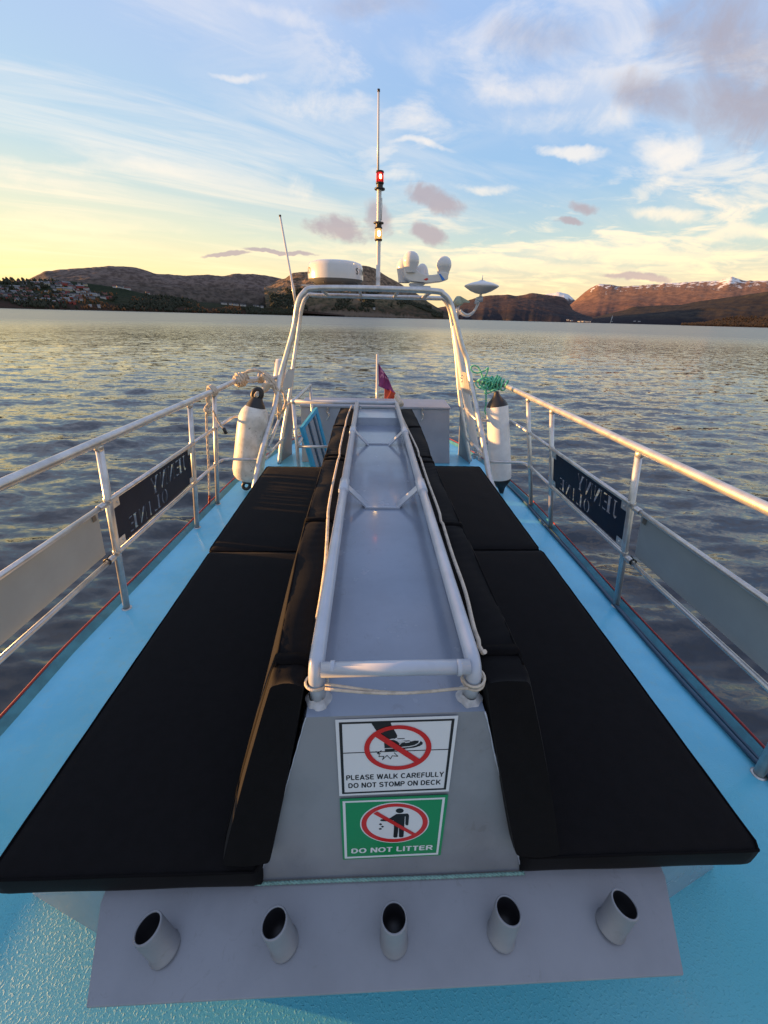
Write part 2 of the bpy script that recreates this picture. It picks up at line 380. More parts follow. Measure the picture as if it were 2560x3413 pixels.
# seat base (trunk)
mb = MB()
bot = [(-1.0, .50, 0), (-.5, .32, 0), (.62, .34, 0), (1.12, .51, 0), (1.12, 2.8, 0), (-1.0, 2.8, 0)]
top = [(-.7, .41, .418), (-.45, .372, .418), (.57, .375, .418), (.82, .42, .418), (.82, 2.76, .418), (-.7, 2.76, .418)]
mb.raw(bot+top, [(0, 1, 7, 6), (1, 2, 8, 7), (2, 3, 9, 8), (3, 4, 10, 9), (4, 5, 11, 10), (5, 0, 6, 11), (6, 7, 8, 9, 10, 11)])
mb.build('seat_base', M['grey'], boat, bevel=.006)
# front shelf with rod holders
shelf_b = [(-.57, .345, .424), (.685, .357, .424)]; shelf_f = [(-.518, .2096, .405), (.630, .2173, .405)]
mb = MB()
lo = [shelf_f[0], shelf_f[1], shelf_b[1], (.690, .40, .4265), (-.575, .40, .4265), shelf_b[0]]
mb.slab([(x, y, z-.007) for x, y, z in lo], (0, 0, .007))
shelf = mb.build('shelf', M['shelf'], boat, bevel=.002)
def shz(x, y): return .405+(y-.213)*(.424-.405)/.14
for (bx, by), (tx, ty) in zip([(-.405, .278), (-.168, .280), (.056, .278), (.280, .280), (.517, .286)], [(-.426, .288), (-.183, .289), (.054, .290), (.287, .294), (.532, .297)]):
    zb = shz(bx, by); a = V((bx, by, zb-.006)); b = V((tx, ty, .488)); ax = b-a; L = np.linalg.norm(ax)
    mb = MB(); r = .0268
    mb.lathe([(r+.0028, .004), (r+.0022, .009), (r, .011), (r, L-.003), (r-.001, L), (r-.0035, L+.0005), (r-.004, L-.003), (r-.004, .03), (0, .03)], a, 40, axis=ax)
    mb.m = [1 if i >= 40*6 else 0 for i in range(len(mb.m))]
    o = mb.build('rod_holder', [M['greyfront'], M['black']], boat)

# spine (ridge between the backrests)
def sx(d, s): return CX+s*d
mb = MB()
secs = [(.37, .42, .298, .42), ]
A = [(-.242, .370, .425), (.355, .374, .425), (.252, .513, .80), (-.131, .505, .80)]      # front face
mb.raw(A, [(0, 1, 2, 3)]); spf = mb.build('front_panel', M['greyfront'], boat)
mb = MB()
B = [(-.131, .505, .80), (.252, .513, .80), (.248, 2.90, .80), (-.132, 2.90, .80)]
S = [(-.242, .370, .42), (.355, .374, .42), (.355, 3.2, .42), (-.242, 3.2, .42)]
mb.raw(B, [(0, 1, 2, 3)]); mb.raw([S[0], B[0], (-.132, 3.2, .80), S[3]], [(0, 1, 2, 3)]); mb.raw([S[1], B[1], (.248, 3.2, .80), S[2]], [(3, 2, 1, 0)])
mb.raw([(-.132, 2.90, .80), (.248, 2.90, .80), (.248, 2.92, .857), (-.132, 2.92, .857), (.248, 3.2, .862), (-.132, 3.2, .862), (.248, 3.2, .42), (-.132, 3.2, .42)], [(0, 1, 2, 3), (3, 2, 4, 5), (5, 4, 6, 7)])
spine = mb.build('spine', M['grey'], boat)
# weld bead where the front panel meets the spine, ragged on the right
mb = MB(); pts = [V(A[1])+(V(A[2])-V(A[1]))*t+V((.0003*math.sin(t*61)+.0006*math.sin(t*23), -.001, 0)) for t in np.linspace(0, 1, 60)]
mb.tube(pts, [.0012+.0014*abs(math.sin(t*37))*abs(math.sin(t*11)) for t in np.linspace(0, 1, 60)], 6)
mb.build('weld_seam', M['whitepaint'], spf); mb = MB(); pts = [V(A[0])+(V(A[3])-V(A[0]))*t+V((.0003*math.sin(t*71), -.001, 0)) for t in np.linspace(0, 1, 60)]
mb.tube(pts, [.0009+.0003*abs(math.sin(t*31)) for t in np.linspace(0, 1, 60)], 6)
mb.build('weld_seam', M['whitepaint'], spf)
# two lower cross straps with gusset braces, and the tube frame above
TZ = .896; fr = empty('handrail_frame', (CX, .55, .8)); fr.parent = boat; fr.location = tuple(V((CX, .55, .8))-V(boat.location))
def fpart(mb, name, mt, **k): return mb.build(name, mt, fr, **k)
fL = lambda Y: -.110+.0*Y; fR = lambda Y: .226
mb = MB()
path = [(fL(0), .545, .80), (fL(0), .545, TZ), (fL(0), 3.25, TZ)]
for s, x in ((-1, fL(0)), (1, fR(0))):
    mb = MB(); mb.tube(fillet([(x, .548, .80), (x, .545, TZ), (x, 3.27, TZ)], .045, 8), .0172, 20)
    fpart(mb, 'side_tube', M['whitepaint'])
    for Y in (1.50, 2.40):
        mb = MB(); mb.tube([(x, Y-.06, TZ), (x, Y-.055, TZ), (x, Y+.06, TZ), (x, Y+.065, TZ)], [.0175, .0215, .0215, .0175], 20); fpart(mb, 'sleeve', M['whitepaint'])
        mb = MB(); ix = x-s*.105
        mb.hexa([(ix, Y-.022, .801), (ix+s*.012, Y-.022, .801), (ix+s*.012, Y+.03, .801), (ix, Y+.03, .801)] if s > 0 else [(ix-.012, Y-.022, .801), (ix, Y-.022, .801), (ix, Y+.03, .801), (ix-.012, Y+.03, .801)],
                [(x-s*.012-.006, Y-.022, TZ-.005), (x-s*.012+.006, Y-.022, TZ-.005), (x-s*.012+.006, Y+.03, TZ-.005), (x-s*.012-.006, Y+.03, TZ-.005)])
        fpart(mb, 'brace', M['whitepaint'], bevel=.0015)
for Y in (1.50, 2.44):
    mb = MB(); mb.box((-.02, Y-.03, .8005), (.135, Y-.024, .809)); fpart(mb, 'weld_strip', M['whitepaint'])
mb = MB(); mb.tube([(fL(0)+.012, .545, TZ), (fR(0)-.012, .549, TZ)], .0158, 20)
for x in (fL(0)+.035, fR(0)-.035): mb.tube([(x-.005, .547, TZ), (x-.003, .547, TZ), (x+.003, .547, TZ), (x+.005, .547, TZ)], [.0158, .0172, .0172, .0158], 20)
fpart(mb, 'front_crossbar', M['whitepaint'])
for x in (fL(0), fR(0)):
    mb = MB(); mb.lathe([(.029, -.002), (.027, .003), (.0215, .008), (.018, .016)], (x, .548, .80), 28)
    mb.v = [(x+.0025*math.sin(191*x+157*y), y+.0025*math.sin(180*x-197*y), z) for x, y, z in mb.v]
    fpart(mb, 'weld_collar', M['weld'])

# stern rail: crossbar at the end of the frame, corner post and return
sr = empty('stern_rail', (-.2, 3.3, 0)); sr.parent = boat; sr.location = tuple(V((-.2, 3.3, 0))-V(boat.location))
mb = MB(); mb.tube([(-.654, 3.29, TZ), (.226, 3.29, TZ)], .0165, 16); mb.build('crossbar', M['whitepaint'], sr)
mb = MB(); mb.tube([(-.654, 3.29, 0), (-.654, 3.29, TZ)], .0165, 16); mb.lathe([(0, -.024), (.017, -.018), (.024, 0), (.017, .018), (0, .024)], (-.654, 3.29, TZ), 16); mb.build('post', M['alu'], sr)
mb = MB(); mb.tube([(-.654, 3.29, TZ), (-.632, 4.165, TZ), ], .0145, 14); mb.tube([(-.632, 4.165, TZ+.01), (-.632, 4.165, 0)], .0145, 14); mb.build('return_rail', M['alu'], sr)
mb = MB(); mb.tube([(-.654, 3.29, .50), (-.30, 3.29, .50)], .0125, 12); mb.tube([(-.654, 3.29, .50), (-.64, 4.1, .50)], .0125, 12); mb.build('lower_bar', M['alu'], sr)
# shackle and lashings at the frame's far left corner
mb = MB()
for i in range(5): mb.lathe([(.010, -.004), (.014, 0), (.010, .004), (.007, 0), (.010, -.004)], (-.085+.004*math.sin(i*2), 3.24-.01*i, TZ-.02-.019*i), 12, axis=(math.sin(i*1.6), 0.3, math.cos(i*1.6)))
mb.build('chain', M['steel'], fr)

# railings
def railing(side, X):
    s = 1 if side == 'R' else -1
    e = empty('railing', (X(2.2, 0), 2.2, 0)); e.parent = boat; e.location = tuple(V((X(2.2, 0), 2.2, 0))-V(boat.location))
    for Y in (3.12, 2.69, 1.74, .78, -.2):
        mb = MB(); r = .0175
        mb.tube([(X(Y, 0), Y, .0), (X(Y, .99), Y+.015, .985)], r, 18)
        mb.lathe([(.026, 0), (.026, .003), (.019, .005)], (X(Y, 0), Y, 0), 18)
        for z_, k_ in ((.972, 1), (.70, 1), (.39, 1)):
            ax_ = (X(Y, 1)-X(Y, 0), .0, 1.0); mb.lathe([(r, -.013), (r+.0022, -.010), (r+.0026, 0), (r+.0022, .010), (r, .013)], (X(Y, z_)-(0 if z_ < .9 else 0), Y+.012*z_, z_), 18, axis=ax_)
        p = mb.build('post', M['alu'], e)
    toe = [(X(Y, 1.0), Y, 1.0) for Y in (-.6, .3, 1.0, 1.75, 2.5, 3.1)]
    if side == 'R': toe += [(1.284, 3.72, 1.0), (.99, 3.80, 1.03)]
    else: toe += [(-1.243, 3.74, .995), (-.863, 3.79, 1.015)]
    pp = fillet(toe, .10, 8)
    mb = MB(); mb.tube(pp, .0205, 18); mb.build('top_rail', M['alu'], e)
    for z, ys in ((.70, 3.42), (.39, 3.22)):
        segs = [[(X(Y, z), Y, z) for Y in (3.12, 2.7)], [(X(Y, z)-s*.012, Y, z+.004) for Y in (2.69, 1.74)], [(X(Y, z)-s*.003, Y, z-.01) for Y in (1.74, .78)], [(X(Y, z)-s*.003, Y, z-.01) for Y in (.78, -.6)]]
        for q, sg in enumerate(segs):
            mb = MB(); mb.tube(sg, .0125, 14)
            if q == 2:
                for yy in (1.70, 1.68): mb.lathe([(.014, -.012), (.0165, -.008), (.0165, .008), (.014, .012)], (X(yy, z)-s*.003, yy, z-.01), 14, axis=(0, 1, 0))
            mb.build('mid_rail' if z > .5 else 'low_rail', M['alu'], e)
        yb = 3.55 if z > .5 else 3.24
        xin = {('R', .70): 1.03, ('R', .39): 1.06, ('L', .70): -.90, ('L', .39): -.975}[(side, z)]
        mb = MB(); mb.tube(fillet([(X(3.12, z), 3.12, z), (X(3.2, z)-s*.02, yb, z), (xin, yb, z)], .06, 6), .0125, 14)
        mb.build('mid_rail' if z > .5 else 'low_rail', M['alu'], e)
    return e
rr = railing('R', xR); rl = railing('L', xL)
rr['label'] = 'right hand railing'; rl['label'] = 'left hand railing'

# radar arch
arch = empty('radar_arch', (.05, 3.9, 0)); arch.parent = boat; arch.location = tuple(V((.05, 3.9, 0))-V(boat.location))
def apart(mb, name, mt=None, **k): return mb.build(name, mt or M['alu'], arch, **k)
front = [(-1.03, 2.86, 0), (-.991, 3.05, .253), (-.974, 3.22, .407), (-.931, 3.45, .625), (-.887, 3.6, .79), (-.848, 3.77, 1.029), (-.71, 3.87, 1.426), (-.655, 3.87, 1.63), (-.60, 3.88, 1.72), (-.493, 3.9, 1.764), (0, 3.9, 1.775),
         (.56, 3.9, 1.770), (.66, 3.9, 1.745), (.728, 3.9, 1.681), (.78, 3.88, 1.56), (.863, 3.85, 1.334), (.927, 3.83, 1.205), (.962, 3.77, 1.05), (1.008, 3.6, .827), (1.021, 3.45, .70), (1.05, 3.22, .46), (1.064, 3.05, .308), (1.095, 2.93, .20), (1.13, 2.8, 0)]
mb = MB(); mb.tube(smooth_path(front, 6), .0245, 20); apart(mb, 'front_hoop')
rear = [oy(931, 1545, 4.2), oy(940, 1464, 4.24), oy(968, 1303, 4.4), oy(975, 1237, 4.45), oy(994, 1110, 4.55), oy(1005, 1030, 4.6), oy(1025, 985, 4.6), oy(1060, 984, 4.6), oy(1250, 989, 4.6), oy(1450, 994, 4.6), oy(1480, 998, 4.6), oy(1500, 1040, 4.6), oy(1511, 1110, 4.56), oy(1522, 1200, 4.5), oy(1528, 1280, 4.44), oy(1537, 1359, 4.38), oy(1555, 1469, 4.3), oy(1568, 1538, 4.25)]
mb = MB(); mb.tube(smooth_path(rear, 5), .0215, 18); apart(mb, 'rear_hoop')
mb = MB()
for x in (-.45, -.1, .25, .55): mb.tube([(x, 3.9, 1.765), (x, 4.6, 1.74)], .016, 10)
apart(mb, 'top_bar')
mb = MB(); mb.box((-.62, 3.93, 1.786), (-.08, 4.5, 1.792)); mb.box((-.02, 4.02, 1.786), (.3, 4.45, 1.792)); apart(mb, 'mounting_plate', M['whitepaint'])
mb = MB(); q = [oy(960, 1232, 3.95), oy(982, 1227, 4.42), oy(972, 1290, 4.38), oy(951, 1303, 4.1), oy(941, 1296, 3.8), oy(948, 1255, 3.85)]
mb.slab(q, (.004, .002, 0)); apart(mb, 'gusset_plate', M['white'])
mb = MB(); q = [oy(1521, 1232, 4.42), oy(1558, 1244, 3.85), oy(1574, 1320, 3.68), oy(1548, 1306, 4.0), oy(1530, 1298, 4.38)]
mb.slab(q, (.004, .002, 0)); apart(mb, 'gusset_plate', M['alu'])
mb = MB(); q = [oy(969, 1303, 4.42), oy(972, 1400, 4.6), oy(972, 1515, 4.55), oy(931, 1545, 4.22), oy(944, 1450, 4.26)]
mb.slab(q, (.006, 0, 0)); apart(mb, 'foot_plate', M['greyfront'])
mb = MB(); q = [oy(1533, 1365, 4.38), oy(1531, 1420, 4.6), oy(1526, 1535, 4.6), oy(1566, 1545, 4.27), oy(1552, 1460, 4.3)]
mb.slab(q, (.006, 0, 0)); apart(mb, 'foot_plate', M['greyfront'])
for a, b, r in (((948, 1352, 4.3), (895, 1490, 3.35), .015), ((946, 1458, 4.25), (888, 1527, 3.25), .014), ((1547, 1362, 4.3), (1589, 1399, 3.5), .013), ((1557, 1463, 4.25), (1616, 1522, 3.2), .016), ((1504, 1010, 4.55), (1560, 1215, 4.1), .014)):
    mb = MB(); mb.tube([oy(*a), oy(*b)], r, 12); apart(mb, 'diagonal_brace')
mb = MB(); a, b = oy(1514, 1085, 4.2), oy(1584, 1500, 4.0); mb.tube([a, a+(b-a)*.01, a+(b-a)*.99, b], [.030, .036, .047, .043], 24)
o = apart(mb, 'exhaust_pipe', M['white'])
mb = MB(); mb.tube([a+V((0, 0, .10)), a], .05, 4); 
# hinge ring on the right gusset
mb = MB(); c = oy(1540, 1256, 3.9); mb.lathe([(.016, -.004), (.02, 0), (.016, .004), (.012, 0), (.016, -.004)], c, 14, axis=(.4, -1, 0)); mb.tube([c+V((0, 0, -.015)), c+V((.004, -.01, -.05))], .006, 8); apart(mb, 'shackle', M['steel'])
# clutter of fittings at the right foot of the arch
mb = MB()
for i in range(16):
    p = oy(1578+rng.rand()*22, 1500+rng.rand()*34, 3.9+rng.rand()*.15)
    mb.lathe([(.012, -.005), (.018, 0), (.012, .005), (.008, 0), (.012, -.005)], p, 10, axis=rng.rand(3)-.5)
    if i: mb.tube([pl_, p], .004, 6)
    pl_ = p
apart(mb, 'chain', M['steel'])

# stern locker
mb = MB()
lk = empty('stern_locker', (.08, 4.4, 0)); lk.parent = boat; lk.location = tuple(V((.08, 4.4, 0))-V(boat.location))
mb.hexa([(-.803, 4.26, 0), (.965, 4.26, 0), (.965, 4.62, 0), (-.803, 4.62, 0)], [(-.775, 4.3, .635), (.905, 4.3, .635), (.905, 4.62, .635), (-.775, 4.62, .635)])
mb.build('body', M['greybox'], lk, bevel=.006)
mb = MB(); mb.hexa([(-.785, 4.285, .637), (.915, 4.285, .637), (.915, 4.63, .637), (-.785, 4.63, .637)], [(-.785, 4.285, .66), (.915, 4.285, .66), (.90, 4.62, .685), (-.77, 4.62, .685)]); mb.build('lid', M['greybox'], lk, bevel=.005)
for px in (1092, 1408):
    p = oy(px, 1365, 4.275); mb = MB()
    mb.box((p[0]-.012, 4.272, .60), (p[0]+.012, 4.292, .645)); mb.box((p[0]-.009, 4.266, .57), (p[0]+.009, 4.290, .60)); mb.tube(smooth_path([(p[0], 4.268, .59), (p[0]+.015, 4.262, .57), (p[0]+.006, 4.262, .53), (p[0]-.012, 4.264, .515), (p[0]-.006, 4.266, .50)], 4), .006, 8)
    mb.build('latch', M['steel'], lk)
# blue framed hatch door standing open
hd = empty('hatch_door', (-.5, 3.7, 0)); hd.parent = boat; hd.location = tuple(V((-.5, 3.7, 0))-V(boat.location))
Aq, Bq, Cq, Dq = oy(998, 1426, 3.55), oy(1049, 1358, 4.05), oy(1100, 1560, 4.05), oy(1042, 1580, 3.55)
nrm = np.cross(Bq-Aq, Dq-Aq); nrm /= np.linalg.norm(nrm)
if np.dot(nrm, Aq-_C) > 0: nrm = -nrm
def qp(u, v): return (Aq*(1-u)+Bq*u)*(1-v)+(Dq*(1-u)+Cq*u)*v
mb = MB()
for u0, v0, u1, v1 in ((0, 0, 1, .06), (0, .94, 1, 1), (0, .06, .12, .94), (.88, .06, 1, .94)): mb.slab([qp(u0, v0), qp(u1, v0), qp(u1, v1), qp(u0, v1)], nrm*.03)
mb.build('frame', M['blueframe'], hd)
mb = MB(); mb.slab([qp(.12, .06), qp(.88, .06), qp(.88, .94), qp(.12, .94)], nrm*.008); gl = mb.build('pane', M['glassdark'], hd); gl.location += Vector(nrm*.010)
mb = MB()
for uu in (.35, .68): mb.slab([qp(uu, .06), qp(uu+.07, .06), qp(uu+.07, .94), qp(uu, .94)], nrm*.006)
o = mb.build('mullion', M['hose'], hd); o.location += Vector(nrm*.02)

# hoses and cables along the right edge
def cable(name, off, mt, y0, y1, label, r=.007, parent=None, wig=.006):
    pts = [(float(np.interp(Y, [e[1] for e in edgeR], [e[0] for e in edgeR]))-off+wig*math.sin(Y*4+off*99), Y, .004+r) for Y in np.linspace(y0, y1, 34)]
    mb = MB(); mb.tube(pts, r, 8); return tag(mb.build(name, mt, None, loc=(1.5, 2, 0)), label, 'hose' if 'hose' in name else 'cable')
cable('hose', .062, M['hose'], -.4, 3.6, 'slate blue hose lying against the right toe rail, the thicker inner one', .010)
cable('hose', .040, M['hose'], -.4, 3.4, 'thin slate blue hose lying outside the thicker hose by the right toe rail', .006, wig=.003)
cable('cable', .049, M['yellow'], 2.2, 3.2, 'short yellow cable lying between the two right hand posts beside the hoses', .004, wig=.012)

# ================================================================== ON THE ARCH
def Yp(x, y, Y=4.25): return oy(x, y, Y)
mz = lambda y: oy(1260, y, 4.25)[2]
mx = .071
mast = empty('light_mast', (mx, 4.25, 1.79), 'slim white mast on the arch with a red lamp above a lit clear lamp', 'mast')
mb = MB(); mb.lathe([(.045, 0), (.045, .006), (.021, .008), (.020, mz(930)-1.79), (.022, mz(929)-1.79), (.022, mz(920)-1.79), (.020, mz(919)-1.79), (.0205, mz(800)-1.79)], (mx, 4.25, 1.792), 24); mb.build('lower_pole', M['white'], mast)
mb = MB(); mb.lathe([(.020, mz(742)), (.0205, mz(625))], (mx, 4.25, 0), 24); mb.tube([(mx+.024, 4.24, mz(660)), (mx+.026, 4.24, mz(690)), (mx+.022, 4.24, mz(735))], .004, 6); mb.build('middle_pole', M['white'], mast)
mb = MB(); mb.tube([(mx-.012, 4.25, mz(625)), (mx-.016, 4.25, mz(302))], [.010, .0085], 14); mb.tube([(mx-.016, 4.25, mz(306)), (mx-.016, 4.25, mz(297))], .011, 12, mi=1); mb.build('aerial', [M['white'], M['black']], mast)
def lamp(cx, y0, y1, glass, glow, up):
    z0, z1 = mz(y1), mz(y0); H = z1-z0
    e = MB(); e.lathe([(.030, 0), (.042, .01), (.042, .022), (.044, .022)], (cx, 4.25, z0), 24) if up else None
    mbg = MB(); mbg.lathe([(.024, 0), (.033, .008), (.034, H*.5), (.032, H-.008), (.02, H)], (cx, 4.25, z0), 28)
    g = mbg.build('lamp_glass', glass, mast)
    mbf = MB(); mbf.lathe([(0, 0), (.009, .005), (.011, H*.22), (.009, H*.42), (0, H*.46)], (cx+.004, 4.25-.029, z0+H*.27), 12); mbf.build('bulb', glow, g)
    mbc = MB()
    mbc.lathe([(.0, -.010), (.030, -.008), (.035, -.002), (.0355, .006), (.024, .007)], (cx, 4.25, z0), 24); mbc.lathe([(.024, -.007), (.0355, -.005), (.033, .006), (.0, .010)], (cx, 4.25, z1), 24)
    ring_z = z0-.038 if up else z1+.038
    mbc.lathe([(.02, -.008), (.046, -.006), (.046, .004), (.02, .007)], (cx, 4.25, ring_z), 24)
    mbc.lathe([(.028, 0), (.028, .032)], (cx, 4.25, ring_z if up else z1), 20)
    for a in (0.9, 2.3, 3.9, 5.4): mbc.tube([(cx+.035*math.cos(a), 4.25+.035*math.sin(a), z0), (cx+.035*math.cos(a), 4.25+.035*math.sin(a), z1)], .003, 6)
    mbc.build('lamp_cage', M['black'], mast)
lamp(mx+.004, 573, 611, M['lampred'], M['lampglow'], True)
lamp(mx-.002, 760, 800, M['lampclear'], M['lampwhite'], False)

# radar dome
rc = Yp(1120, 950); rx_, rz_ = rc[0], 1.795
rd = empty('radar_dome', (rx_, 4.25, rz_), 'round white radar dome with dark grey underside on the left of the arch', 'radar')
mb = MB(); mb.lathe([(.262, .062), (.263, .10), (.258, .165), (.245, .193), (.20, .207), (.0, .212)], (rx_, 4.25, rz_), 64); mb.build('cover', M['white'], rd)
mb = MB(); mb.lathe([(.0, .008), (.17, .01), (.20, .014), (.262, .058), (.262, .0625)], (rx_, 4.25, rz_), 64)
for a in range(8): q = R(45*a+20); mb.lathe([(0, -.004), (.006, -.004), (.006, .004)], (rx_+.225*math.cos(q), 4.25+.225*math.sin(q), rz_+.03), 8, axis=(0, 0, -1))
mb.build('base', M['darkgrey'], rd)
for dx in (-.16, .10): mb = MB(); mb.box((rx_+dx, 4.12, rz_-.004), (rx_+dx+.06, 4.38, rz_+.012)); mb.build('foot', M['greyfront'], rd)
for chx, ang in (('S', 53), ('I', 64), ('M', 78), ('D', -62), ('A', -80)):
    mb = MB(); vs, fs = text_geo(chx, .02); a = np.array(vs); w = a[:, 0].max()-a[:, 0].min(); h = .052; cw = (a[:, 0]-(a[:, 0].max()+a[:, 0].min())/2)/.72*h; zz_ = a[:, 1]/.72*h
    th = R(ang)+cw/.2645; rr_ = .2645
    vv = [(rx_+rr_*math.sin(t), 4.25-rr_*math.cos(t), rz_+.10+z) for t, z in zip(th, zz_)]
    mb.raw(vv, fs); mb.build('letter', M['darkgrey'], rd)

# satellite compass: cross shaped body with four domes
gc = empty('satellite_compass', (.50, 4.25, 1.79), 'white satellite compass of four small domes on a cross shaped body, right of the mast', 'antenna')
def egg(px, py, Y, r, h, name='dome', cone=False):
    c = oy(px, py, Y); mb = MB()
    prof = [(r*.72, -h*.75), (r*.80, -h*.45), (r*.97, -.012), (r, 0), (r*.985, .018), (r*.9, .042), (r*.70, .064), (r*.4, .078), (0, .083)]
    if cone: prof = [(r*1.15, -.055), (r*1.0, -.02), (r*.86, .02), (r*.62, .05), (r*.33, .068), (0, .074)]
    mb.lathe([(a*1.0, z*(r/.077)) for a, z in prof], c, 32); return mb.build(name, M['white'], gc)
egg(1370, 872, 4.15, .076, .12); egg(1349, 894, 4.33, .078, .16); egg(1407, 902, 4.32, .062, .08, cone=True); egg(1479, 886, 4.2, .072, .11)
def slabby(pxs, Y, dy, mt, name):
    mb = MB(); mb.slab([oy(x, y, Y) for x, y in pxs], (0, dy, 0)); return mb.build(name, mt, gc, bevel=.006)
slabby([(1348, 895), (1388, 897), (1400, 908), (1420, 916), (1440, 916), (1462, 913), (1470, 905), (1495, 910), (1494, 931), (1475, 937), (1425, 943), (1400, 940), (1366, 936), (1352, 926), (1347, 915)], 4.12, .16, M['white'], 'body')
slabby([(1335, 905), (1352, 905), (1360, 938), (1340, 936)], 4.30, .10, M['white'], 'arm')
slabby([(1366, 943), (1416, 942), (1416, 950), (1366, 951)], 4.15, .10, M['whitepaint'], 'neck')
slabby([(1368, 951), (1435, 953), (1437, 963), (1362, 963)], 4.10, .18, M['whitepaint'], 'foot')
mb = MB(); mb.slab([oy(x, y, 4.118) for x, y in [(1462, 911), (1469, 914), (1483, 932), (1474, 936)]], (0, -.003, 0)); mb.build('blue_tape', M['blue'], gc)
mb = MB(); mb.slab([oy(x, y, 4.118) for x, y in [(1412, 931), (1424, 926), (1428, 931), (1420, 935)]], (0, -.002, 0)); mb.build('red_mark', M['signred'], gc)

# disc antenna on its curved bracket
c = oy(1605, 955, 4.2)
da = empty('disc_antenna', tuple(c), 'flat pale disc antenna with a short spike, on a curved bracket right of the arch', 'antenna')
mb = MB(); mb.lathe([(.028, -.062), (.05, -.058), (.10, -.040), (.150, -.012), (.165, .0), (.160, .010), (.10, .030), (.035, .044), (.02, .052), (0, .053)], c, 48); mb.build('disc', M['white'], da)
mb = MB(); mb.tube([c+V((0, 0, .05)), c+V((0, 0, .095))], [.006, .002], 8); mb.build('spike', M['steel'], da)
mb = MB(); mb.tube(smooth_path([oy(1603, 975, 4.2), oy(1601, 990, 4.2), oy(1594, 1010, 4.2), oy(1585, 1030, 4.2), oy(1573, 1044, 4.2), oy(1558, 1050, 4.2), oy(1545, 1045, 4.2), oy(1533, 1035, 4.2)], 5), .0125, 12); mb.build('bracket', M['white'], da)
mb = MB(); p = oy(1598, 998, 4.2); mb.lathe([(0, -.03), (.024, -.03), (.026, 0), (.024, .03), (0, .03)], p, 14, axis=(1, 0, .2)); p = oy(1590, 1006, 4.2); mb.lathe([(0, -.02), (.022, -.02), (.022, .02), (0, .02)], p, 12, axis=(.2, 0, 1)); mb.build('clamp', M['whitepaint'], da)
mb = MB(); mb.tube(smooth_path([oy(1590, 1016, 4.18), oy(1580, 1042, 4.18), oy(1560, 1056, 4.18), oy(1540, 1050, 4.18), oy(1528, 1030, 4.18), oy(1533, 1018, 4.18)], 5), .004, 6); mb.build('cable', M['whitepaint'], da)
# small weathered siren beside it
c = oy(1528, 1001, 4.25)
hs = empty('signal_horn', tuple(c), 'small pale green weathered horn clamped to the arch below the disc antenna', 'horn')
mb = MB(); mb.lathe([(.012, -.05), (.03, -.048), (.05, -.03), (.052, -.01), (.035, .02), (.022, .035), (0, .038)], c, 24); mb.raw([c+V(q) for q in [(.02, -.03, .03), (.02, .03, .03), (.115, .02, -.01), (.115, -.02, -.01), (.02, -.03, -.02), (.02, .03, -.02), (.11, .02, -.018), (.11, -.02, -.018)]], [(0, 1, 2, 3), (7, 6, 5, 4), (0, 3, 7, 4), (1, 5, 6, 2), (3, 2, 6, 7)]); mb.build('bell', M['antgreen'], hs)
mb = MB(); mb.tube([c+V((0, 0, -.05)), c+V((.005, 0, -.17))], .016, 12); mb.lathe([(.045, -.005), (.045, .005)], c+V((0, 0, -.085)), 16); mb.box(c+V((-.05, -.02, -.125)), c+V((.04, .02, -.105))); mb.build('clamp', M['whitepaint'], hs)

# whip aerial on the left
a, b = oy(986, 1010, 4.2), oy(934, 722, 4.2)
wa = empty('whip_aerial', tuple(a), 'leaning white whip aerial with a black tip, left of the radar dome', 'antenna')
mb = MB(); mb.tube([a, a+(b-a)*.22, a+(b-a)*.225, b], [.0155, .014, .0105, .0085], 12); mb.tube([b, b+(b-a)*.018], .0105, 10, mi=1); mb.build('rod', [M['white'], M['black']], wa)
mb = MB(); mb.box(a+V((-.035, -.015, -.03)), a+V((.03, .02, -.02))); mb.tube([a+V((.0, 0, -.09)), a], .018, 12); mb.build('mount', M['greyfront'], wa)
# life light canister behind the left leg
a, b = oy(938, 1202, 4.05), oy(930, 1262, 4.05)
cl = empty('light_canister', tuple(b), 'white cylinder with a black lamp end, behind the left leg of the arch', 'canister')
mb = MB(); mb.tube([a+(a-b)*.08, a, b, b+(b-a)*.6], [.02, .055, .06, .045], 20); mb.build('case', M['white'], cl)
mb = MB(); mb.tube([a+V((-.05, 0, 0)), a+V((-.06, 0, -.06))], .016, 10); mb.build('lamp', M['black'], cl)

# flagstaff and flag
fs_ = empty('flagstaff', (.09, 4.9, 0), 'slim pale flagstaff standing behind the stern locker', 'flagstaff')
mb = MB(); mb.tube([(.09, 4.9, .0), (.086, 4.9, 1.145)], [.017, .0155], 14); mb.lathe([(.0155, 0), (.012, .008), (0, .01)], (.086, 4.9, 1.145), 14); mb.build('pole', M['white'], fs_)
def cloth(px, rows, name, mt, parent, Y=4.9):
    # rows: list of (left px, right px) pairs down the cloth
    mb = MB(); nu = 14; vs = []; fs = []
    L = smooth_path([(*a, 0) for a, b in rows], 5); Rr = smooth_path([(*b, 0) for a, b in rows], 5)
    for i, (a, b) in enumerate(zip(L, Rr)):
        for k in range(nu+1):
            t = k/nu; p = a*(1-t)+b*t; vs.append(oy(p[0], p[1], Y+.05*math.sin(t*7+i*.25)*t+.02*t))
    n_ = len(L)
    for i in range(n_-1):
        for k in range(nu): fs.append((i*(nu+1)+k, (i+1)*(nu+1)+k, (i+1)*(nu+1)+k+1, i*(nu+1)+k+1))
    mb.raw(vs, fs, 0, True); o = mb.build(name, mt, parent); s_ = o.modifiers.new('t', 'SOLIDIFY'); s_.thickness = .002; return o
flag = empty('flag', tuple(oy(1262, 1286, 4.9)), 'limp purple and red flag with pale lettering hanging from the flagstaff', 'flag')
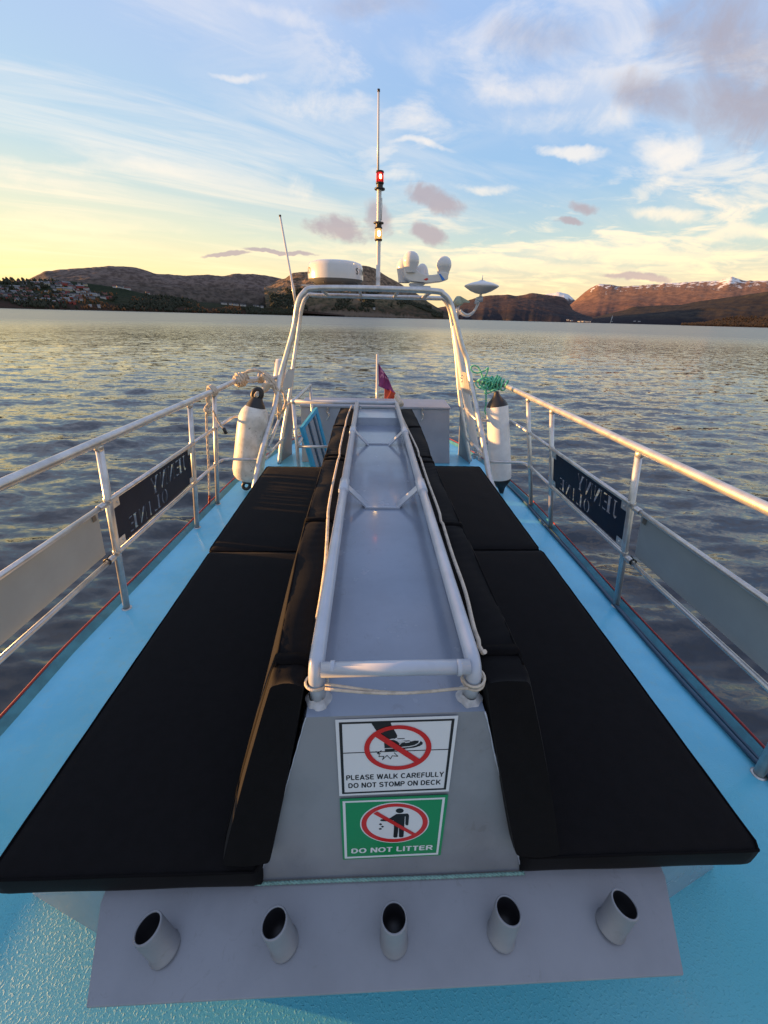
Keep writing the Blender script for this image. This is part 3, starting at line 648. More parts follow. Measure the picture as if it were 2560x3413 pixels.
cloth(0, [((1262, 1210), (1263, 1212)), ((1262, 1232), (1276, 1234)), ((1262, 1255), (1292, 1258)), ((1263, 1275), (1303, 1283)), ((1264, 1288), (1311, 1300)), ((1290, 1298), (1319, 1310))], 'upper_field', M['flagpurple'], flag)
cloth(0, [((1282, 1294), (1316, 1305)), ((1282, 1312), (1318, 1316)), ((1281, 1330), (1312, 1330)), ((1284, 1352), (1304, 1350))], 'lower_field', M['flagred'], flag, 4.93)
for px, py, r_ in ((1270, 1236, 2.2), (1275, 1240, 1.8), (1279, 1243, 1.5), (1271, 1253, 0), (1275, 1250, 0), (1285, 1258, 2.0), (1290, 1262, 1.8)):
    if r_: q = [(px-r_*.6, py-r_*1.8), (px+r_*.3, py-r_*1.6), (px+r_*.9, py+r_*1.6), (px, py+r_*1.4)]
    else: q = [(px, py-5), (px+2, py-5), (px-1, py+5), (px-3, py+5)] if px < 1273 else [(px-1, py-3), (px+1, py-3), (px+4, py+8), (px+2, py+8)]
    mb = MB(); mb.slab([oy(x, y, 4.82) for x, y in q], (0, .002, 0)); mb.build('letter', M['pink'], flag)
# rolled white canvas at the far right corner of the frame
a, b = oy(1322, 1318, 3.5), oy(1336, 1345, 3.4)
mb = MB(); mb.tube([a+(a-b)*.05, a, b, b+(b-a)*.2], [.012, .022, .026, .02], 16)
tag(mb.build('rolled_cloth', M['rope'], None, loc=tuple(b)), 'small cream rolled cloth at the far corner of the handrail frame below the flag', 'cloth')

# ================================================================== CUSHIONS
def wr(x, y, k=1.0):
    return k*(.5*np.sin(x*11+3*np.sin(y*2.3))*np.sin(y*5+2*np.sin(x*3)) + .35*np.sin(x*27+y*9+2*np.sin(y*6)) + .2*np.sin(y*33+x*14))
def seat(x0, x1, y0, y1, label, seedk):
    # soft box: grid with rounded edges, slight sag and wrinkles
    z0, z1 = .422, .500; nx, ny = 34, 52
    xs = np.linspace(0, 1, nx); ys = np.linspace(0, 1, ny); r = .014
    def prof(t, L):     # rounded inset at the ends
        d = np.minimum(t, 1-t)*L; return d
    mb = MB(); top = []; bot = []
    X = x0+(x1-x0)*xs; Yv = y0+(y1-y0)*ys
    vs = []
    for i, y in enumerate(Yv):
        for j, x in enumerate(X):
            d = min(x-x0, x1-x, y-y0, y1-y); cr = min(x-x0, x1-x), min(y-y0, y1-y)
            zz = z1+.0015*math.sin(seedk+x*3)*math.sin(y*2.1+seedk)+.0009*wr(x+seedk, y)*min(1, d/.05)
            zz += .006*min(1, d/.12)
            if d < 1e-6: zz -= .0045
            vs.append((x, y, zz))
    fs = [(i*nx+j, i*nx+j+1, (i+1)*nx+j+1, (i+1)*nx+j) for i in range(ny-1) for j in range(nx-1)]
    mb.raw(vs, fs, 0, True)
    loop = [j for j in range(nx)]+[i*nx+nx-1 for i in range(1, ny)]+[(ny-1)*nx+j for j in range(nx-2, -1, -1)]+[i*nx for i in range(ny-2, 0, -1)]
    levels = [(.4935, .0035), (.488, .004), (.465, .005), (.440, .005), (.428, .003), (z0, -.004)]; prev = [vs[k] for k in loop]; base = len(mb.v); cx_, cy_ = (x0+x1)/2, (y0+y1)/2
    rings = [list(loop)]
    for z, o in levels:
        idx = []
        for q, k in enumerate(loop):
            x, y, _ = vs[k]; nxn = (1 if x > x1-1e-6 else -1 if x < x0+1e-6 else 0); nyn = (1 if y > y1-1e-6 else -1 if y < y0+1e-6 else 0)
            o2 = o*(.55 if nxn and nyn else 1)+.0006*math.sin(q*.35+z*50)
            idx.append(len(mb.v)); mb.v.append((x+nxn*o2, y+nyn*o2, z))
        rings.append(idx)
    for a, b in zip(rings[:-1], rings[1:]):
        for k in range(len(a)):
            j = (k+1) % len(a); mb.f.append((a[j], a[k], b[k], b[j])); mb.m.append(0); mb.sm.append(True)
    mb.f.append(tuple(rings[-1])); mb.m.append(0); mb.sm.append(False)
    c0 = (cx_, cy_, z0)
    o = mb.build('seat_cushion', M['fabric'], None, loc=c0)
    q_ = .004; loop_ = []
    for a, b in (((x0, y0), (x1, y0)), ((x1, y0), (x1, y1)), ((x1, y1), (x0, y1)), ((x0, y1), (x0, y0))):
        for t in np.linspace(.012, .988, 40): loop_.append((a[0]+(b[0]-a[0])*t, a[1]+(b[1]-a[1])*t, .4955+.0006*math.sin(t*50+a[0]*9)))
    loop_ = [(x+(.003 if x > cx_ else -.003)*(1 if abs(x-x0) < 1e-6 or abs(x-x1) < 1e-6 else 0), y+(.003 if y > cy_ else -.003)*(1 if abs(y-y0) < 1e-6 or abs(y-y1) < 1e-6 else 0), z) for x, y, z in loop_]
    mb = MB(); mb.tube(loop_, .0028, 6, closed=True); mb.build('piping', M['fabric2'], o)
    return tag(o, label, 'cushion', 'black seat cushions on both sides of the ridge')
seat(-.788, -.235, .366, 1.583, 'long black seat cushion in the foreground, left of the ridge', 1)
seat(-.797, -.28, 1.600, 2.78, 'black seat cushion at the far end, left of the ridge', 2.3)
seat(.352, .893, .376, 1.602, 'long black seat cushion in the foreground, right of the ridge', 4.1)
seat(.40, .885, 1.620, 2.83, 'black seat cushion at the far end, right of the ridge', 5.7)

def bolster(s, straps, label, dtop, ropepx):
    e = empty('backrest_cushion', (CX+s*.30, .45, .50), label, 'cushion', 'long black backrest cushions beside the handrail frame')
    Ys = np.concatenate([np.linspace(.545, 3.30, 190)]); 
    def section(Y, pinch, endk):
        to = np.interp(Y, dtop[0], dtop[1]); bo = np.interp(Y, [.5, .62, 1.0, 2.5, 3.3], [.360, .380, .388, .378, .365])
        ti, bi = .193, .265
        pts = [(bi, .508), (ti, .862), (to, .868), (bo, .506)]
        # rounded polygon
        out = []; P = [V(p) for p in pts]; rad = [.01, .012, .014, .012]
        for i in range(4):
            a, b, c = P[i-1], P[i], P[(i+1) % 4]; u = (a-b)/np.linalg.norm(a-b); w = (c-b)/np.linalg.norm(c-b)
            for k in range(6):
                t = k/5; out.append((1-t)**2*(b+u*rad[i])+2*t*(1-t)*b+t*t*(b+w*rad[i]))
            d = b+w*rad[i]; e2 = c-w*rad[(i+1) % 4]
            nrm = V((-(e2-d)[1], (e2-d)[0])); nrm /= np.linalg.norm(nrm)+1e-9
            for k in range(1, 8): t = k/8; out.append(d*(1-t)+e2*t+nrm*.0035*math.sin(math.pi*t))
        out = np.array(out); cen = out.mean(0); out = cen+(out-cen)*(1-pinch)*endk
        return out
    vs = []; n = None
    yy = list(Ys)
    ends = [(.0, .86), (.008, .93), (.02, .975)]
    allY = [(.545, k) for _, k in ends]; st = []
    for q, Y in enumerate(yy):
        pin = sum(.03*math.exp(-((Y-p)/.018)**2) for p in straps)
        k = 1.0; dy = 0
        if q < 3: k = [.955, .985, .997][q]
        if Y > 3.2: k = max(.55, math.sqrt(max(0, 1-((Y-3.2)/.105)**2)))
        st.append((Y, pin, k))
    for q, (Y, pin, k) in enumerate(st):
        S_ = section(Y, pin, k); n = len(S_)
        near = sum(math.exp(-abs(Y-p)/.16) for p in straps)
        for i, (d, z) in enumerate(S_):
            shear = .50*(.868-z)*math.exp(-((Y-.545)/.28)**2) 
            w = .0020*math.sin(Y*150+3*math.sin(i*.35)+s)*min(1, near)*(.4+.6*math.sin(i*.21+Y*3)**2)+.002*math.sin(Y*17+i*.3)
            c0 = S_.mean(0); dd = (d-c0[0])/.12; 
            vs.append((CX+s*(d+w*np.sign(dd)*min(1, abs(dd))), Y-shear, z+(w if z > .8 else 0)-.0*pin))
    fs = [((q*n+i), (q*n+(i+1) % n), ((q+1)*n+(i+1) % n), ((q+1)*n+i)) for q in range(len(st)-1) for i in range(n)]
    mb = MB(); 
    if s < 0: fs = [f[::-1] for f in fs]
    mb.raw(vs, fs, 0, True); mb.f.append(tuple(range(n)) if s > 0 else tuple(range(n))[::-1]); mb.m.append(0); mb.sm.append(False)
    mb.f.append(tuple((len(st)-1)*n+i for i in range(n))[::-1]); mb.m.append(0); mb.sm.append(False)
    mb.build('padding', M['fabric'], e)
    for p in straps:
        w = .011
        mb = MB(); a = []; rows = []
        for Y in (p-w, p-w*.8, p+w*.8, p+w):
            lift = .0015 if abs(Y-p) > w*.9 else .0055
            S_ = section(Y, .03, 1.0); c0 = S_.mean(0); Z = c0+(S_-c0)*(1+lift/.08)
            rows.append([(CX+s*d, Y+.003*math.sin(i*.5+p*9)-.50*(.868-z)*math.exp(-((Y-.545)/.28)**2), z) for i, (d, z) in enumerate(Z)])
        vv = [q for r_ in rows for q in r_]; ff = [(q*n+i, q*n+(i+1) % n, (q+1)*n+(i+1) % n, (q+1)*n+i) for q in range(3) for i in range(n)]
        mb.raw(vv, ff if s > 0 else [f[::-1] for f in ff], 0, True); o = mb.build('strap', M['fabric2'], e)
    # seam piping along the outer top edge
    mb = MB(); mb.tube([(CX+s*(np.interp(Y, dtop[0], dtop[1])-.004), Y, .8655+.001*math.sin(Y*40)) for Y in np.linspace(.58, 3.2, 80)], .0024, 6); mb.build('piping', M['fabric2'], e)
    # white rope along the top, running under the straps
    pts = [oz(x, y, .882) for x, y in ropepx]
    for q in range(len(pts)):
        pts[q] = V(pts[q])
    pp = smooth_path(pts, 8); mb = MB(); mb.tube([(a, b, c-(.012 if any(abs(b-p) < .016 for p in straps) else 0)) for a, b, c in pp], .0054, 10)
    ro = mb.build('rope', M['rope'], None, loc=tuple(pts[0]))
    return ro
r1 = bolster(-1, [.60, 1.25, 1.93, 1.99, 2.62], 'long black backrest cushion left of the handrail frame', ([.5, .56, .8, 1.0, 1.2, 1.7, 2.0, 2.5, 2.8, 3.3], [.257, .264, .280, .292, .298, .304, .304, .312, .314, .303]),
        [(1172, 1352), (1156, 1395), (1135, 1485), (1131, 1512), (1108, 1620), (1095, 1698), (1092, 1752), (1086, 1865), (1072, 1978), (1058, 2060)])
tag(r1, 'white rope lying along the top of the left backrest cushion', 'rope')
r2 = bolster(1, [.62, 1.22, 1.90, 1.98, 2.62], 'long black backrest cushion right of the handrail frame', ([.5, .56, .93, 1.5, 2.0, 2.25, 2.8, 3.4], [.288, .294, .293, .287, .286, .300, .304, .294]),
        [(1328, 1352), (1343, 1395), (1384, 1481), (1395, 1508), (1425, 1600), (1461, 1698), (1505, 1840), (1550, 1969), (1582, 2100), (1616, 2172)])
tag(r2, 'white rope lying along the top of the right backrest cushion', 'rope')

# cord tied round both front corners of the frame
mb = MB()
for x, sgn in ((-.110, -1), (.226, 1)):
    for k in range(2 if sgn > 0 else 1):
        pp = [(x+.0235*math.cos(t), .546+.0235*math.sin(t), .858+.009*k+.003*sgn*math.sin(t+k)) for t in np.linspace(0, 2*math.pi, 22)[:-1]]; mb.tube(pp, .0029, 8, closed=True)
sag = [(-.09+.30*t, .524-.004*math.sin(math.pi*t), .864-.012*math.sin(math.pi*min(1, t*1.1))*.8-.004*t) for t in np.linspace(0, 1, 14)]
mb.tube(sag, .0032, 8); mb.tube([(a, b+.006, c+.0065*math.cos(i*.4)) for i, (a, b, c) in enumerate(sag[:8])], .0028, 8)
tag(mb.build('cord', M['rope'], None, loc=(.06, .53, .86)), 'white cord looped round both front corners of the handrail frame', 'cord')
mb = MB(); a = V((-.248, .366, .431)); b = V((.358, .3695, .4305)); pp = [a+(b-a)*t+V((0, -.001, .0015*math.sin(t*7))) for t in np.linspace(0, 1, 160)]
for ph in (0, math.pi): mb.tube([p+V((0, .0016*math.cos(i*1.25+ph), .0016*math.sin(i*1.25+ph))) for i, p in enumerate(pp)], .0024, 6)
tag(mb.build('cord', M['cord'], None, loc=tuple(a)), 'pale teal twisted cord stretched along the foot of the grey sign panel', 'cord')

# ================================================================== SIGNS on the front panel
P0 = V(A[0]); EX = V(A[1])-V(A[0]); EX /= np.linalg.norm(EX); NR = np.cross(EX, V(A[3])-V(A[0])); NR /= np.linalg.norm(NR); EY = np.cross(NR, EX)
if NR[1] > 0: NR = -NR
def sp(x, y, lift=0):            # zoomed sign sheet coordinates to the plane of the panel
    return onpl(1080+x*.28933, 2350+y*.28933, P0, NR)+NR*lift
def sheet(name, polys, lift, mt, parent, th=.0004):
    mb = MB()
    for p in polys: mb.slab([sp(x, y, lift) for x, y in p], NR*th)
    return mb.build(name, mt, parent)
def ringp(cx, cy, rx, ry, rx2, ry2, tilt, lift, mt, parent, name, n=64):
    mb = MB(); vs = []
    for k in range(n):
        t = 2*math.pi*k/n
        for a, b, l in ((rx, ry, 0), (rx2, ry2, 0), (rx2, ry2, .0004), (rx, ry, .0004)):
            vs.append(sp(cx+a*math.cos(t), cy+b*math.sin(t)+tilt*a*math.cos(t), lift+l))
    fs = []
    for k in range(n):
        j = (k+1) % n
        for q in range(4): fs.append((k*4+q, k*4+(q+1) % 4, j*4+(q+1) % 4, j*4+q))
    mb.raw(vs, fs); return mb.build(name, mt, parent)
def ellipse(cx, cy, rx, ry, tilt=0, n=48): return [(cx+rx*math.cos(2*math.pi*k/n), cy+ry*math.sin(2*math.pi*k/n)+tilt*rx*math.cos(2*math.pi*k/n)) for k in range(n)]
def arc(cx, cy, rx, ry, a0, a1, n=10): return [(cx+rx*math.cos(R(a0+(a1-a0)*i/n)), cy+ry*math.sin(R(a0+(a1-a0)*i/n))) for i in range(n+1)]
GL = {
 'L': (.60, [[(.09, 1), (.09, .08), (.58, .08)]]), 'E': (.64, [[(.60, .92), (.09, .92), (.09, .08), (.61, .08)], [(.12, .52), (.56, .52)]]), 'F': (.60, [[(.57, .92), (.09, .92), (.09, 0)], [(.12, .50), (.52, .50)]]),
 'T': (.62, [[(0, .92), (.62, .92)], [(.31, .88), (.31, 0)]]), 'I': (.20, [[(.10, 0), (.10, 1)]]), 'N': (.72, [[(.09, 0), (.09, 1)], [(.12, .95), (.60, .05)], [(.63, 0), (.63, 1)]]),
 'M': (.84, [[(.09, 0), (.09, 1)], [(.12, .95), (.42, .06)], [(.42, .06), (.72, .95)], [(.75, 0), (.75, 1)]]), 'W': (1.0, [[(.05, 1), (.26, .03)], [(.26, .03), (.50, .96)], [(.50, .96), (.74, .03)], [(.74, .03), (.95, 1)]]),
 'A': (.76, [[(.05, 0), (.38, .96)], [(.38, .96), (.71, 0)], [(.18, .30), (.58, .30)]]), 'Y': (.70, [[(.05, 1), (.35, .45)], [(.65, 1), (.35, .45)], [(.35, .50), (.35, 0)]]), 'K': (.74, [[(.09, 0), (.09, 1)], [(.12, .36), (.66, .98)], [(.30, .56), (.68, .02)]]),
 'P': (.66, [[(.09, 0), (.09, .92), (.34, .92)]+arc(.36, .69, .23, .23, 90, -90)+[(.12, .46)]]), 'R': (.72, [[(.09, 0), (.09, .92), (.38, .92)]+arc(.40, .70, .22, .22, 90, -90)+[(.12, .48)], [(.38, .46), (.66, .02)]]),
 'D': (.72, [[(.12, .08), (.09, .08), (.09, .92), (.30, .92)]+arc(.30, .50, .33, .42, 90, -90, 14)+[(.10, .08)]]), 'O': (.80, [arc(.40, .5, .32, .43, 0, 360, 24)]), 'C': (.76, [arc(.40, .5, .32, .43, 48, 312, 18)]),
 'S': (.68, [arc(.34, .71, .25, .22, 25, 200, 10)+[(.18, .58), (.50, .44)]+arc(.34, .28, .26, .22, 20, -160, 10)]), 'U': (.72, [[(.09, 1), (.09, .36)]+arc(.36, .34, .27, .27, 180, 360, 10)+[(.63, 1)]]), ' ': (.26, [])}
def words(text, quad, lift, mt, parent, bold=.20):
    x = 0; st = []
    for ch in text:
        w, ls = GL[ch]
        for l in ls:
            for (p, q) in zip(l[:-1], l[1:]): st.append((V((x+p[0], p[1])), V((x+q[0], q[1]))))
        x += w+.11
    x -= .11; (a, b, c, d) = [V(q) for q in quad]; mb = MB()
    for i, (p, q) in enumerate(st):
        u = (q-p)/(np.linalg.norm(q-p)+1e-9); n_ = V((-u[1], u[0]))*bold/2; e_ = u*.0 if np.linalg.norm(q-p) > .2 else u*.02
        vv = []
        for t in (p-e_-n_, q+e_-n_, q+e_+n_, p-e_+n_):
            tx = t[0]/x; ty = min(1, max(0, t[1])); top = a*(1-tx)+b*tx; bo = d*(1-tx)+c*tx; z = bo*(1-ty)+top*ty; vv.append(sp(z[0], z[1], lift+.000012*(i % 9)))
        mb.raw(vv, [(0, 1, 2, 3)])
    return mb.build('lettering', mt, parent)
def stroke(pts, w):
    out = []
    for a, b in zip(pts[:-1], pts[1:]):
        a, b = V(a), V(b); d = (b-a)/np.linalg.norm(b-a); nn = V((-d[1], d[0]))*w/2; out.append([a-nn-d*w*.3, b-nn+d*w*.3, b+nn+d*w*.3, a+nn-d*w*.3])
    return out
s1 = empty('warning_sign', tuple(sp(780, 1035)), 'white sign reading PLEASE WALK CAREFULLY DO NOT STOMP ON DECK with a crossed out shoe', 'sign')
sheet('plate', [[(130, 165), (1545, 118), (1435, 985), (178, 1038)]], .0008, M['signwhite'], s1, .0012)
def frame4(o, i): return [[o[0], o[1], i[1], i[0]], [o[1], o[2], i[2], i[1]], [o[2], o[3], i[3], i[2]], [o[3], o[0], i[0], i[3]]]
sheet('border', frame4([(172, 192), (1503, 148), (1402, 962), (210, 1014)], [(208, 212), (1468, 170), (1378, 946), (238, 997)]), .0022, M['signblack'], s1)
sheet('ground_line', stroke([(222, 545), (1432, 500)], 8), .0022, M['signblack'], s1)
shoe = [[(545, 200), (765, 188), (780, 232), (815, 290), (842, 340), (840, 365), (795, 385), (700, 392), (655, 318), (605, 290)],
        [(690, 395), (760, 392), (800, 392), (850, 408), (880, 425), (905, 425), (935, 415), (975, 412), (1005, 410), (1045, 400), (1090, 402), (1085, 425), (1040, 450), (985, 462), (900, 470), (790, 483), (697, 487)],
        [(700, 497), (800, 492), (900, 482), (990, 474), (1060, 455), (1098, 428), (1112, 405), (1135, 420), (1134, 440), (1100, 462), (1040, 480), (940, 492), (850, 508), (780, 520), (700, 533)],
        [(838, 375), (925, 372), (930, 378), (850, 384)], [(905, 402), (985, 398), (990, 404), (915, 408)]]
sheet('shoe_pictogram', shoe, .0022, M['signblack'], s1)
sheet('shoe_laces', stroke([(745, 388), (800, 378), (850, 405), (880, 432), (910, 400), (940, 420), (985, 412)], 8)+stroke([(870, 440), (915, 385)], 9), .0028, M['signwhite'], s1)
sheet('impact_mark', stroke([(590, 528), (650, 550), (600, 525)], 6)+stroke([(660, 515), (615, 548), (640, 560), (632, 583), (690, 580), (673, 620), (725, 570), (765, 610), (785, 575), (850, 580), (808, 540)], 7), .0022, M['signblack'], s1)
ringp(849, 477, 386, 256, 326, 214, -.03, .0032, M['signred'], s1, 'prohibition_ring')
sheet('prohibition_bar', [[(592, 352), (640, 308), (1100, 608), (1048, 648)]], .0034, M['signred'], s1)
words('PLEASE WALK CAREFULLY', [(255, 800), (1380, 757), (1374, 815), (258, 858)], .0022, M['signblack'], s1)
words('DO NOT STOMP ON DECK', [(280, 892), (1345, 848), (1340, 905), (282, 948)], .0022, M['signblack'], s1)
s2 = empty('litter_sign', tuple(sp(780, 1750)), 'green sign reading DO NOT LITTER with a crossed out figure, below the white sign', 'sign')
sheet('plate', [[(183, 1075), (1430, 1026), (1340, 1720), (220, 1770)]], .0008, M['signgreen'], s2, .0012)
sheet('border', frame4([(215, 1098), (1393, 1053), (1312, 1708), (240, 1755)], [(246, 1114), (1362, 1072), (1290, 1690), (268, 1736)]), .0022, M['signwhite'], s2)
sheet('disc', [ellipse(812, 1342, 397, 231, -.03)], .0022, M['signwhite'], s2)
ringp(812, 1342, 381, 221, 323, 186, -.03, .0028, M['signred'], s2, 'prohibition_ring')
fig = [ellipse(871, 1203, 45, 27, -.02, 24), [(800, 1262), (830, 1242), (960, 1236), (976, 1250), (978, 1268), (970, 1362), (960, 1370), (942, 1368), (935, 1355), (938, 1268), (930, 1268), (922, 1395), (914, 1500), (900, 1508), (872, 1508), (862, 1500), (862, 1396), (856, 1396), (845, 1500), (835, 1510), (808, 1510), (798, 1500), (805, 1400), (803, 1310), (760, 1325), (660, 1322), (645, 1312), (660, 1302), (742, 1298)]]
sheet('figure', fig, .0028, M['signblack'], s2)
sheet('litter', [[(632, 1358), (650, 1347), (670, 1358), (652, 1370)], [(655, 1386), (672, 1376), (690, 1384), (674, 1397)], [(634, 1405), (662, 1402), (664, 1418), (634, 1420)]], .0028, M['signblack'], s2)
sheet('prohibition_bar', [[(570, 1235), (612, 1210), (1050, 1462), (1012, 1480)]], .0034, M['signred'], s2)
words('DO NOT LITTER', [(318, 1642), (1252, 1600), (1246, 1655), (316, 1698)], .0022, M['signwhite'], s2)

# ================================================================== NAME BOARDS with cut out stencil letters (JENNY / OLINE), read from outside
def letter(ch, x, y, w, h):
    t = .20; k = {}
    L = {
     'J': [[(.25, 1), (.95, 1), (.95, .93), (.78, .93), (.78, .22), (.62, .02), (.30, -.05), (.05, .10), (.10, .22), (.30, .10), (.46, .16), (.50, .30), (.50, .93), (.25, .93)]],
     'E': [[(.02, 1), (.48, 1), (.42, .93), (.42, .07), (.48, 0), (.02, 0), (.02, .07), (.12, .07), (.12, .93), (.02, .93)], [(.54, 1), (.95, 1), (.95, .76), (.86, .90), (.54, .93)], [(.50, .56), (.72, .56), (.80, .62), (.80, .38), (.72, .46), (.50, .46)], [(.54, 0), (.96, 0), (.98, .26), (.87, .10), (.54, .07)]],
     'N': [[(.0, 1), (.14, 1), (.14, .06), (.24, .0), (-.02, .0), (.06, .06), (.06, .94), (0, .94)], [(.20, 1), (.42, 1), (.86, .16), (.86, 0), (.74, 0), (.20, .88)], [(.80, .36), (.88, .24), (.88, .94), (.98, 1), (.70, 1), (.80, .94)]],
     'Y': [[(.0, 1), (.44, 1), (.36, .94), (.52, .58), (.64, .44), (.64, .07), (.74, 0), (.30, 0), (.40, .07), (.40, .42), (.10, .94), (0, .94)], [(.60, .58), (.66, .52), (.90, .94), (1.0, 1), (.70, 1), (.80, .94)]],
     'L': [[(.02, 1), (.50, 1), (.40, .93), (.40, .07), (.46, 0), (.02, 0), (.12, .07), (.12, .93)], [(.52, 0), (.95, 0), (.98, .30), (.86, .12), (.52, .07)]],
     'I': [[(.25, 1), (.75, 1), (.64, .93), (.64, .07), (.75, 0), (.25, 0), (.36, .07), (.36, .93)]],
    }
    if ch == 'O':
        l = []
        for s_ in (-1, 1):
            o = [(.5+s_*.46*math.cos(t), .5+.5*math.sin(t)) for t in np.linspace(-1.42, 1.42, 14)]; i = [(.5+s_*.26*math.cos(t), .5+.44*math.sin(t)) for t in np.linspace(1.30, -1.30, 14)]; l.append(o+i)
        L['O'] = l
    return [[(x+px*w, y+py*h) for px, py in poly] for poly in L[ch]]
def nameboard(side, Xf, label):
    s = 1 if side == 'R' else -1; z0, z1 = .415, .685; Y0, Y1 = 1.775, 2.655; W = Y1-Y0; H = z1-z0
    loops = [[(0, .03), (.03, .03), (.03, 0), (W-.03, 0), (W-.03, .03), (W, .03), (W, H-.03), (W-.03, H-.03), (W-.03, H), (.03, H), (.03, H-.03), (0, H-.03)]]
    x = .085*W
    for ch in 'JENNY': w = .048 if ch == 'J' else .088; loops += letter(ch, x, H*.50, w, H*.40); x += w+.014
    x = .40*W
    for ch in 'OLINE': w = .050 if ch == 'I' else .080; loops += letter(ch, x, H*.07, w, H*.35); x += w+.014
    vs, fs = outline_geo(loops, .0015)
    mb = MB()
    def wp(a, b, c): 
        Y = Y0+a if s > 0 else Y1-a; z = z0+b; return (Xf(Y, z)-s*(.002+c), Y, z)
    e = empty('name_board', wp(W/2, 0, 0), label, 'sign', 'name boards on the railings')
    mb.raw([wp(a, b, c) for a, b, c in vs], fs); mb.build('board', M['navy'], e)
    for a, b in ((.0, 0), (.0, H-.045), (W-.045, 0), (W-.045, H-.045)):
        mb = MB(); mb.slab([wp(a-.02 if a == 0 else a, b, .002), wp(a+.045 if a == 0 else a+.065, b, .002), wp(a+.045 if a == 0 else a+.065, b+.045, .002), wp(a-.02 if a == 0 else a, b+.045, .002)], (-s*.003, 0, 0))
        c = V(wp(a+.018, b+.022, .006)); mb.lathe([(0, .004), (.006, .004), (.007, 0)], c, 10, axis=(-s, 0, 0)); mb.build('bracket', M['alu'], e)
nameboard('R', xR, 'dark navy name board with cut out letters JENNY OLINE on the right railing')
nameboard('L', xL, 'dark navy name board with cut out letters JENNY OLINE on the left railing')
for side, Xf, label in (('R', xR, 'plain grey panel hung between the bars of the right railing'), ('L', xL, 'plain grey panel hung between the bars of the left railing')):
    s = 1 if side == 'R' else -1; mb = MB()
    e = empty('side_panel', (Xf(.7, .4), .7, .4), label, 'panel', 'grey panels on the railings')
    ys = [1.685, 1.3, .9, .5, .1, -.4]
    q = [(Xf(Y, .68)+s*.018, Y, .672) for Y in ys]+[(Xf(Y, .41)+s*.018, Y, .412) for Y in ys[::-1]]
    mb.slab(q, (s*.004, 0, 0)); mb.build('sheet', M['panel'], e)
    mb = MB(); mb.box((Xf(1.655, .66)+s*.0155-.001, 1.64, .63), (Xf(1.655, .66)+s*.0155+.001, 1.665, .665)); mb.build('clip', M['darkgrey'], e)
    mb = MB(); c = (Xf(1.66, .39)-s*.003, 1.655, .385)
    for k in range(2): mb.tube([(c[0]+.017*math.cos(t), c[1]+k*.006, c[2]+.017*math.sin(t)) for t in np.linspace(0, 6.0, 14)], .003, 6)
    mb.tube([(c[0], c[1], c[2]+.016), (c[0]-s*.02, c[1]+.01, c[2]+.04)], .0025, 6); mb.build('tie', M['black'], e)

# ================================================================== FENDERS
def fender(a, b, r, label, kind):
    a, b = V(a), V(b); ax = a-b; L = np.linalg.norm(ax)
    e = empty('fender', tuple(b), label, 'fender', 'white fenders hanging behind the railing ends')
    mb = MB()
    if kind == 'round':
        mb.lathe([(r*.42, L*.10), (r*.70, L*.115), (r*.90, L*.15), (r, L*.21), (r, L*.68), (r*.97, L*.735), (r*.84, L*.80), (r*.64, L*.845), (r*.45, L*.855)], b, 48, axis=ax)
        mb.build('body', M['fenderwhite'], e)
        mb = MB(); mb.lathe([(r*.62, L*.838), (r*.55, L*.87), (r*.40, L*.91), (r*.34, L*.94)], b, 32, axis=ax)
        u = ax/L; ctr = b+u*L*.965
        mb.tube([ctr+u*(r*.34*math.sin(t))+V((1, 0, 0))*(r*.27*math.cos(t)) for t in np.linspace(0, 2*math.pi, 22)[:-1]], r*.15, 10, closed=True); mb.build('end_cap', M['black'], e)
        mb = MB(); mb.lathe([(r*.42, L*.115), (r*.36, L*.10), (r*.30, L*.075)], b, 24, axis=ax); ctr = b+u*L*.045
        mb.tube([ctr+u*(r*.25*math.sin(t))+V((1, 0, 0))*(r*.23*math.cos(t)) for t in np.linspace(0, 2*math.pi, 22)[:-1]], r*.11, 10, closed=True); mb.build('end_cap', M['black'], e)
    else:
        mb.lathe([(r*.93, L*.155), (r*.98, L*.17), (r*1.0, L*.30), (r*1.0, L*.60), (r*.97, L*.80), (r*.96, L*.865), (r*.92, L*.875)], b, 48, axis=ax); mb.build('body', M['fenderclean'], e)
        mb = MB(); mb.lathe([(r*.93, L*.874), (r*.90, L*.885), (r*.72, L*.92), (r*.45, L*.95), (r*.28, L*.975), (r*.22, L*1.0), (r*.18, L*1.01), (0, L*1.012)], b, 40, axis=ax); mb.build('end_cap', M['black'], e)
        mb = MB(); mb.lathe([(r*.93, L*.156), (r*.88, L*.13), (r*.60, L*.09), (r*.34, L*.055), (r*.24, L*.02), (r*.18, 0), (0, -.002)], b, 40, axis=ax); mb.build('end_cap', M['black'], e)
FY = 3.44
fender(oy(859, 1303, FY+.10), oy(820, 1632, FY-.03), .143, 'large scuffed white fender with black eyes, hanging at the end of the left railing', 'round')
fender(oy(1655, 1308, FY+.12), oy(1672, 1643, FY-.02), .103, 'slim clean white fender with black cone ends, hanging at the end of the right railing', 'cone')

